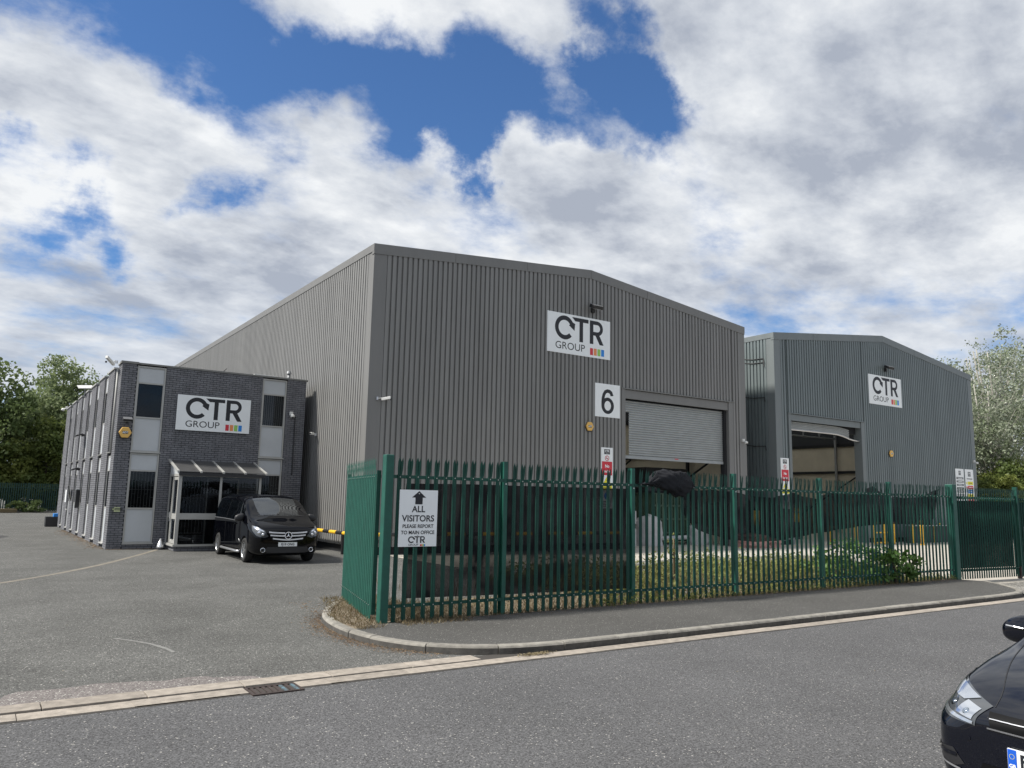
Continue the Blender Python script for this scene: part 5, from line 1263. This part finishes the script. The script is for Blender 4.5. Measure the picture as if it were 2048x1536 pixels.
# grille band between the lamps, chrome line, lower grille, plate
gr = PJ.patch(MB(), 'void', [(-.47,0,.690),(.47,0,.690),(.44,0,.605),(-.44,0,.605)], f, .004, 7).build('grille', hat, smooth=True)
B = MB(); PJ.line(B, 'satin', [(-.45,0,.655),(0,0,.66),(.45,0,.655)], f, .006, .012, 20); B.build('grille_bar', gr, fix=False)
B = MB(); PJ.line(B, 'chrome', [(-.46,0,.606),(0,0,.606),(.46,0,.606)], f, .009, .010, 24); B.build('chrome_strip', gr, fix=False)
PJ.patch(MB(), 'void', [(-.50,0,.40),(.50,0,.40),(.56,0,.26),(-.56,0,.26)], f, .003, 6).build('lower_intake', hat, smooth=True)
for sgn in (-1, 1):
    dd = (-sgn*.62, .78, 0)
    out = [(sgn*.47,.10,.715),(sgn*.47,.10,.60),(sgn*.66,.16,.612),(sgn*.80,.30,.645),(sgn*.885,.50,.71),(sgn*.86,.66,.82),(sgn*.80,.60,.835),(sgn*.66,.30,.775)]
    hl = PJ.patch(MB(), 'lampd', out, dd, .004, 8).build('headlight', hat, smooth=True)
    PJ.patch(MB(), 'lamp', [(sgn*.485,.10,.622),(sgn*.485,.10,.606),(sgn*.66,.16,.627),(sgn*.80,.30,.660),(sgn*.865,.48,.715),(sgn*.85,.47,.725),(sgn*.79,.30,.682),(sgn*.66,.17,.648)], dd, .010, 5).build('light_strip', hl, smooth=True)
    PJ.patch(MB(), 'lamp', [(sgn*.56,.16,.735),(sgn*.68,.32,.775),(sgn*.80,.58,.820),(sgn*.835,.58,.800),(sgn*.75,.34,.745),(sgn*.62,.18,.712)], dd, .009, 4).build('reflector', hl, smooth=True)
    PJ.patch(MB(), 'lamp', [(sgn*.49,.11,.690),(sgn*.49,.11,.630),(sgn*.60,.15,.650),(sgn*.60,.17,.715)], dd, .008, 4).build('reflector', hl, smooth=True)
    PJ.patch(MB(), 'lamp', [(sgn*.72,.28,.74),(sgn*.74,.26,.70),(sgn*.84,.48,.755),(sgn*.82,.52,.785)], dd, .008, 4).build('reflector', hl, smooth=True)
    for (x_, y_, z_, r_) in ((.555,.12,.665,.034), (.665,.20,.69,.036)):
        h, n_ = PJ.hit((sgn*x_, y_, z_), dd); mb('lens').sph(tuple(h-n_*.018), r_, 16, 10).build('lamp_bowl', hl, smooth=True)
        mb('chrome').sph(tuple(h-n_*.006), r_*.5, 12, 8).build('lamp_bowl', hl, smooth=True)
    PJ.patch(MB(), 'blackpl', [(sgn*.60,.05,.36),(sgn*.66,.08,.44),(sgn*.85,.30,.42),(sgn*.86,.30,.33),(sgn*.74,.12,.30)], (-sgn*.45,.9,0), .003, 5).build('side_intake', hat, smooth=True)
    B = MB(); PJ.line(B, 'satin', [(sgn*.62,.06,.325),(sgn*.76,.14,.345),(sgn*.86,.32,.375)], (-sgn*.5,.86,0), .012, .008); PJ.line(B, 'paintn', [(sgn*.64,.06,.405),(sgn*.76,.14,.41),(sgn*.86,.3,.42)], (-sgn*.5,.86,0), .02, .010); B.build('bumper_trim', hat, fix=False)
    B = MB(); PJ.line(B, 'dark', smooth3([(sgn*.455,.10,.74),(sgn*.47,.22,.80),(sgn*.55,.42,.84),(sgn*.66,.72,.88),(sgn*.76,1.12,.93)]), (0,0,-1), .007, .002, 20); PJ.line(B, 'dark', [(sgn*.875,.53,.66),(sgn*.9,.52,.60)], (-sgn,0,0), .006, .002)
    for seam in ([(sgn,1.25,.86),(sgn,1.28,.5),(sgn,1.25,.22)], [(sgn,2.35,1.35),(sgn,2.38,.9),(sgn,2.35,.22)], [(sgn,3.15,.9),(sgn,3.05,.6)]): PJ.line(B, 'dark', seam, (-sgn,0,0), .007, .002)
    B.build('panel_seam', hat, fix=False)
    mo = mirror(hat, (sgn*.995, 1.50, 1.00), sgn, 'paintn', .95); B = mb('satin'); B.tube([(sgn*(.995+.06),1.428,1.028),(sgn*(.995),1.418,1.026),(sgn*(.93),1.422,1.020)], .006, 6); B.build('indicator_strip', mo)
    for yh in (2.1, 3.0):
        h, n_ = PJ.hit((sgn, yh, .88), (-sgn,0,0)); mb('paintn').obox(h+n_*.018, (.01,0,0), (0,.09,0), (0,0,.014)).build('door_handle', hat)
B = MB(); PJ.line(B, 'dark', [(-.47,.0,.715),(0,0,.735),(.47,.0,.715)], (0,.5,-.85), .008, .002, 20); B.build('bonnet_seam', hat, fix=False)
B = MB(); PJ.line(B, 'blackpl', [(.62,1.15,.99),(.1,1.22,1.02),(-.1,1.3,1.06)], (0,.4,-.9), .022, .012); B.build('wiper', hat, fix=False)
for (sx_, zz_) in ((-.58, .52), (.58, .52)):
    h, n_ = PJ.hit((sx_, 0, zz_), f); mb('paintn').tube([h-n_*.002, h+n_*.004], .013, 14).build('parking_sensor', hat)
h, n_ = PJ.hit((0,0,.48), f); yy = h.y-.022
pl = mb('plate').box(-.34, .18, yy, yy+.014, .415, .53).build('number_plate', hat)
M['plblue'] = mat('plate blue', (.01, .10, .55), .4)
B = MB(); rect(B, 'plblue', -.338, -.290, .417, .528, yy-.002)
put_text(B, 'GB', -.314, .437, .028, yy-.004, 'white', bold=.001); ring(B, 'yelp', -.314, .49, .0125, .014, yy-.004, n=24)
put_text(B, 'F', -.252, .472, .098, yy-.003, 'black', bold=.003, sx=.9); B.build('plate_lettering', pl, fix=False)
mb('blackpl').box(-.72,.72,1.25,1.6,.6,.92).build('dashboard', hat)
for sx_ in (-.38, .38):
    B = mb('linerd'); B.box(sx_-.24,sx_+.24,2.3,2.42,.5,1.1); B.box(sx_-.1,sx_+.1,2.33,2.42,1.102,1.25); B.build('seat', hat, bevel=.03)
mb('blackpl').box(-.84,.84,.9,3.9,.2,.4).build('floor_pan', hat)

# ------------------------------------------------------------ trees and weeds
def tree(name, label, loc, H, crown, leafm, barkm, n, ls, lo=.25, seed=1, trunks=1, lean=0, group=None, clumps=60, limbs=14, cat='tree', density=1.0, shell=.55, flat=1.0):
    """crown: (rx, ry, rz) of the crown; clumps of leaves hang around limb ends, gaps between them"""
    rng = np.random.default_rng(seed); rnd = random.Random(seed)
    t = thing(name, label, cat, loc, 0, group); rx, ry, rz = crown; cz = H-rz
    # clump centres
    C_ = []
    while len(C_) < clumps:
        d = rng.normal(size=3); d /= np.linalg.norm(d); r_ = rng.random()**.38
        p = np.array([d[0]*rx*r_, d[1]*ry*r_, cz+d[2]*rz*r_*.97])
        if p[2] < H*lo*.8: continue
        C_.append(p)
    C_ = np.array(C_); cs = (rx+ry+rz)/3*(.16+.22*rng.random(len(C_)))
    B = mb(barkm)
    for k_ in range(trunks):
        a = rnd.uniform(0, 6.28); bx, by = (0, 0) if trunks == 1 else (rnd.uniform(-.5, .5), rnd.uniform(-.4, .4))
        top = Vector((bx+lean+rnd.uniform(-.3, .3)*rx*.5*(trunks > 1)*2, by+rnd.uniform(-.3, .3)*ry*.4, H*.86)); p0 = Vector((bx, by, -.1)); pts = [p0]
        for i in range(1, 6): 
            u = i/5; pts.append(p0.lerp(top, u)+Vector((rnd.uniform(-.2, .2), rnd.uniform(-.2, .2), 0))*(1-abs(2*u-1))*rx*.25)
        r0 = H*(.018 if trunks == 1 else .011); B.tube(pts, [r0*(1-.85*i/5)+.015 for i in range(6)], 8)
        for j in range(limbs):
            u = rnd.uniform(.25, .92); i = int(u*5); st = pts[i].lerp(pts[min(5, i+1)], u*5-i); tgt = Vector(C_[rnd.randrange(len(C_))])
            if tgt.z < st.z-1: continue
            mid = st.lerp(tgt, .5)+Vector((rnd.uniform(-.3, .3), rnd.uniform(-.3, .3), rnd.uniform(-.5, .1)))
            rr = r0*(1-.8*u)*.6; B.tube([st, st.lerp(mid, .5)+Vector((0,0,-.1)), mid, tgt], [rr, rr*.75, rr*.5, .012], 5)
    B.build('trunk', t, smooth=True)
    per = n//len(C_); P = []
    for c, s_ in zip(C_, cs):
        k_ = int(per*rng.uniform(.6, 1.4)*density); d = rng.normal(size=(k_, 3)); d /= np.linalg.norm(d, axis=1, keepdims=True)
        r_ = s_*(shell+(1-shell)*rng.random((k_, 1)))*(.75+.5*rng.random((k_, 1))); q = c+d*r_*np.array([1.15, 1.15, .8*flat]); P.append(q)
    P = np.concatenate(P); P = P[P[:, 2] > .1]
    A_ = randdir(len(P)); Bv = np.cross(A_, randdir(len(P))); Bv /= np.linalg.norm(Bv, axis=1, keepdims=True)
    s_ = ls*(.6+.8*RNG.random((len(P), 1))); quads('crown', P, A_*s_*.5, Bv*s_*.3, leafm, t); return t
GL = 'trees behind the far left fence'
tree('leafy_tree', 'dark green open crowned tree at the left edge of the photo', (.4, 80, 0), 12.6, (3.6, 3, 4.6), 'leafB', 'bark', 9000, .34, seed=3, group=GL, clumps=46)
tree('leafy_tree', 'tallest feathery green tree behind the far left fence', (6.0, 86, 0), 15.0, (3.9, 3.2, 6.2), 'leafA', 'bark', 22000, .30, seed=5, group=GL, clumps=85)
tree('leafy_tree', 'grey green tree showing just left of the office roofline', (10.8, 88, 0), 13.8, (3.4, 3, 5.5), 'leafA', 'bark', 13000, .30, seed=8, group=GL, clumps=60)
tree('leafy_tree', 'soft grey green tree low between the two tall left trees', (3.2, 83, 0), 8.6, (2.4, 2.4, 3.6), 'leafA', 'bark', 9000, .28, seed=13, group=GL, clumps=40)
for i, (x, y, h, rx, m, lb) in enumerate([(-.6, 78.5, 6.6, 2.6, 'leafC', 'broad yellow green bush at the far left edge above the fence'), (2.3, 79.0, 6.4, 2.5, 'leafC', 'bright yellow green bush second from the left above the fence'),
        (5.0, 79.6, 8.8, 2.5, 'leafC', 'tall yellow green bush in the middle above the far left fence'), (7.6, 79.2, 9.0, 2.4, 'leafC', 'yellow green bush against the far office corner'), (10.2, 79.4, 7.0, 2.4, 'leafB', 'dark bush mostly hidden behind the office'),
        (-4, 79, 8, 3, 'leafB', 'dark bush beyond the left edge of the photo')]):
    tree('bush', lb, (x, y, 0), h, (rx, 1.8, h*.52), m, 'bark', 11000, .27, lo=.02, seed=20+i, group='bushes behind the far left fence', clumps=52, limbs=8, cat='bush')
tree('undergrowth_bush', 'low dark bush growing along the foot of the far left fence', (3.6, 75.4, 0), 1.0, (1.6, .5, .6), 'leafB', 'bark', 1500, .16, lo=0, seed=31, clumps=20, limbs=3, cat='bush')
GRT = 'silvery poplars behind the gates'
for i, (x, y, H, rx, lb, ln, tr) in enumerate([(66, 28.5, 16.2, 4.2, 'silvery poplar with pale forked trunks at the right edge', -3.0, 3), (60.5, 27.5, 12.6, 3.2, 'silvery poplar rising next to the blue grey warehouse corner', -1.0, 2),
        (72, 32, 17, 4.5, 'taller silvery poplar behind, partly out of the frame', -2, 2), (66, 34.5, 15.4, 3.4, 'poplar top showing above the blue grey warehouse roof', 0, 1), (78, 33, 17, 4.5, 'silvery poplar outside the right edge of the frame', -2, 2)]):
    tree('poplar_tree', lb, (x, y, 0), H, (rx, rx*.9, H*.40), 'leafS', 'barkw', 9000 if i < 3 else 8000, .20, lo=.22, seed=50+i, trunks=tr, lean=ln, group=GRT, clumps=105 if i < 3 else 60, limbs=26, shell=.15)
for i, (x, y, h, rx, m, lb) in enumerate([(61, 31.5, 8.4, 3.6, 'leafB', 'dark dense shrub filling the gap under the poplars'), (68, 33.5, 8.5, 4.0, 'leafB', 'dark dense shrub behind the poplar trunks at the right'), (56.5, 25.6, 4.6, 2.0, 'leafC', 'yellow green conifer bush right of the warehouse corner'),
        (60, 26.0, 5.6, 2.2, 'leafC', 'yellow green conifer bush at the right edge above the gates'), (63.5, 27.0, 5.2, 2.4, 'leafC', 'yellow green bush just past the right frame edge'), (55.5, 29, 6.0, 2.2, 'leafB', 'dark shrub hugging the warehouse side')]):
    tree('shrub', lb, (x, y, 0), h, (rx, rx*.8, h*.55), m, 'bark', 12000, .20 if m == 'leafC' else .26, lo=.0, seed=80+i, group='shrubs behind the gates', clumps=60, limbs=6, cat='shrub')
# weeds behind the fence: stems with leaves, straw
def weeds(name, label, n, xr, yr, hr, leafm, stemm, per, ls, seed, cat='weeds', clumpf=None, z0=.06):
    rng = np.random.default_rng(seed); P = []; Q = []
    cx_ = []
    while len(cx_) < n:
        x_, y_ = rng.uniform(*xr), rng.uniform(*yr)
        if clumpf and rng.random() > clumpf(x_, y_): continue
        cx_.append((x_, y_))
    cx_ = np.array(cx_); h = rng.uniform(hr[0], hr[1], len(cx_))*(rng.random(len(cx_))*.6+.5); lean = rng.normal(size=(len(cx_), 2))*(.16 if hr[1] > .2 else .75)
    # stems as thin quads
    base = np.column_stack([cx_, np.full(len(cx_), z0)]); tip = base+np.column_stack([lean*h[:, None], h]); mid = (base+tip)/2; A_ = (tip-base)/2
    side = np.column_stack([rng.normal(size=(len(cx_), 2)), np.zeros(len(cx_))]); side /= np.linalg.norm(side, axis=1, keepdims=True)
    o1 = quads(name if per == 0 else 'stems', mid, A_, side*.006, stemm)
    if per:
        u = rng.random((len(cx_), per, 1))*.85+.12; L_ = base[:, None]+(tip-base)[:, None]*u+rng.normal(size=(len(cx_), per, 3))*np.array([.05, .05, .03]); L_ = L_.reshape(-1, 3)
        c, a, b = leaves(L_, ls, .45); o2 = quads(name, c, a, b, leafm); o1.parent = o2; tag(o2, label, cat, kind='stuff'); o1['kind'] = 'stuff'; return o2
    return tag(o1, label, cat, kind='stuff')
band = lambda x_, y_: (.25+.75*(math.sin(x_*1.3)*.5+.5)*(1 if x_ > 9.8 else .12))
weeds('weeds', 'green leafy weeds growing behind the fence on the gravel', 1500, (9.7, 20.0), (11.2, 15.0), (.2, .68), 'leafW', 'leafW', 19, .08, 101, clumpf=band)
weeds('dry_grass', 'dry straw grass standing between the weeds behind the fence', 6000, (6, 20.8), (10.75, 14.5), (.12, .6), 'straw', 'straw', 0, 0, 102, clumpf=lambda x_, y_: .10 if x_ < 9.8 else 1)
weeds('dry_grass', 'dry grass tufts on the corner verge inside the kerb', 5200, (4.42, 6.3), (10.2, 13.6), (.02, .09), 'straw', 'straw', 0, 0, 103, clumpf=lambda x_, y_: 1.0 if (x_ < 5.0+(y_-10.6)*.26 and x_ > 4.50+max(0, (y_-11.3))*.33) or (x_ > 5.2) else 0, z0=.09)
weeds('dry_grass', 'short dry grass along the foot of the green fence', 7500, (5.2, 21), (10.52, 10.85), (.01, .09), 'straw', 'straw', 0, 0, 104, z0=.085)
weeds('dry_grass', 'low dry grass and soil behind the black netting panel', 5000, (5.6, 10.2), (10.8, 12.5), (.02, .14), 'straw', 'straw', 0, 0, 106, z0=.07)
weeds('green_tufts', 'short green tufts at the foot of the fence', 500, (9, 21), (10.55, 10.95), (.05, .22), 'leafW', 'leafW', 8, .05, 105, z0=.085)
# bramble spilling through the fence
tree('bramble_bush', 'leafy green bramble spilling through the fence onto the pavement', (18.35, 10.60, .09), .88, (1.0, .38, .55), 'leafBr', 'bark', 1050, .11, lo=0, seed=111, clumps=26, shell=.05, limbs=16, cat='bramble')
tree('bramble_bush', 'darker bramble thicket behind the fence near the last thin post', (17.3, 11.3, .05), 1.1, (1.5, .5, .6), 'leafBr', 'bark', 2000, .10, lo=0, seed=112, clumps=44, limbs=10, cat='bramble')
tree('climbing_weed', 'thin pale flowering weed standing behind the fence', (11.95, 11.6, 0), 1.35, (.12, .12, .7), 'leafW', 'straw', 140, .06, lo=0, seed=113, clumps=14, limbs=3, cat='weed')
# leaf litter and grit
def litter(name, label, pts, size, m, z=.012):
    pts = np.array(pts); n = len(pts); C_ = np.column_stack([pts, z+RNG.random(n)*.012]); A_ = randdir(n)*np.array([1, 1, .35]); Bv = randdir(n)*np.array([1, 1, .35]); s_ = size*(.4+1.0*RNG.random((n, 1)))
    return tag(quads(name, C_, A_*s_*.5, Bv*s_*.3, m), label, 'litter', kind='stuff')
P = []
for i in range(2600):
    s_ = 1.2+random.betavariate(2, 2)*4.6; p = at_s(s_); q = nrm(s_); d_ = abs(random.gauss(0, .13)); P.append((p[0]-q[0]*(.02+d_), p[1]-q[1]*(.02+d_)))
litter('leaf_litter', 'brown leaf litter drifted along the outside of the curved kerb', P, .028, 'litter')
P = [(5.9+random.gauss(0, .13), 8.06+random.gauss(0, .035)) for _ in range(420)]; litter('leaf_litter', 'small heap of dry leaves in the gutter at the kerb bend', P, .035, 'straw', .02)
P = [(5.2+16*random.random(), 10.50-abs(random.gauss(0, .13))) for _ in range(2600)]; litter('leaf_litter', 'pale grit and dry leaves along the fence side of the pavement', P, .022, 'litter', KH-.004)
P = [(4.5+1.6*random.random(), 10.3+2.9*random.random()) for _ in range(1500)]; P = [p for p in P if p[0] < 5.0+(p[1]-10.6)*.26 or p[0] > 5.3]; litter('leaf_litter', 'brown litter between the grass of the corner verge', P, .035, 'litter', .10)
P = [(5.4+15*random.random(), 10.6+1.2*random.random()) for _ in range(3500)]; litter('leaf_litter', 'brown litter on the soil just behind the fence pales', P, .04, 'litter', .08)
P = [(X0-abs(random.gauss(0, .25)), 29+14*random.random()) for _ in range(1600)]+[(X0+1.6*random.random(), YF-.05-abs(random.gauss(0, .08))) for _ in range(300)]; litter('leaf_litter', 'brown moss and dirt along the foot of the office wall', P, .05, 'litter', .004)
P = [(random.uniform(-6, 18), random.uniform(3, 16)) for _ in range(160)]; litter('grit', 'scattered pale grit and leaf scraps on the asphalt', P, .022, 'straw', .006)
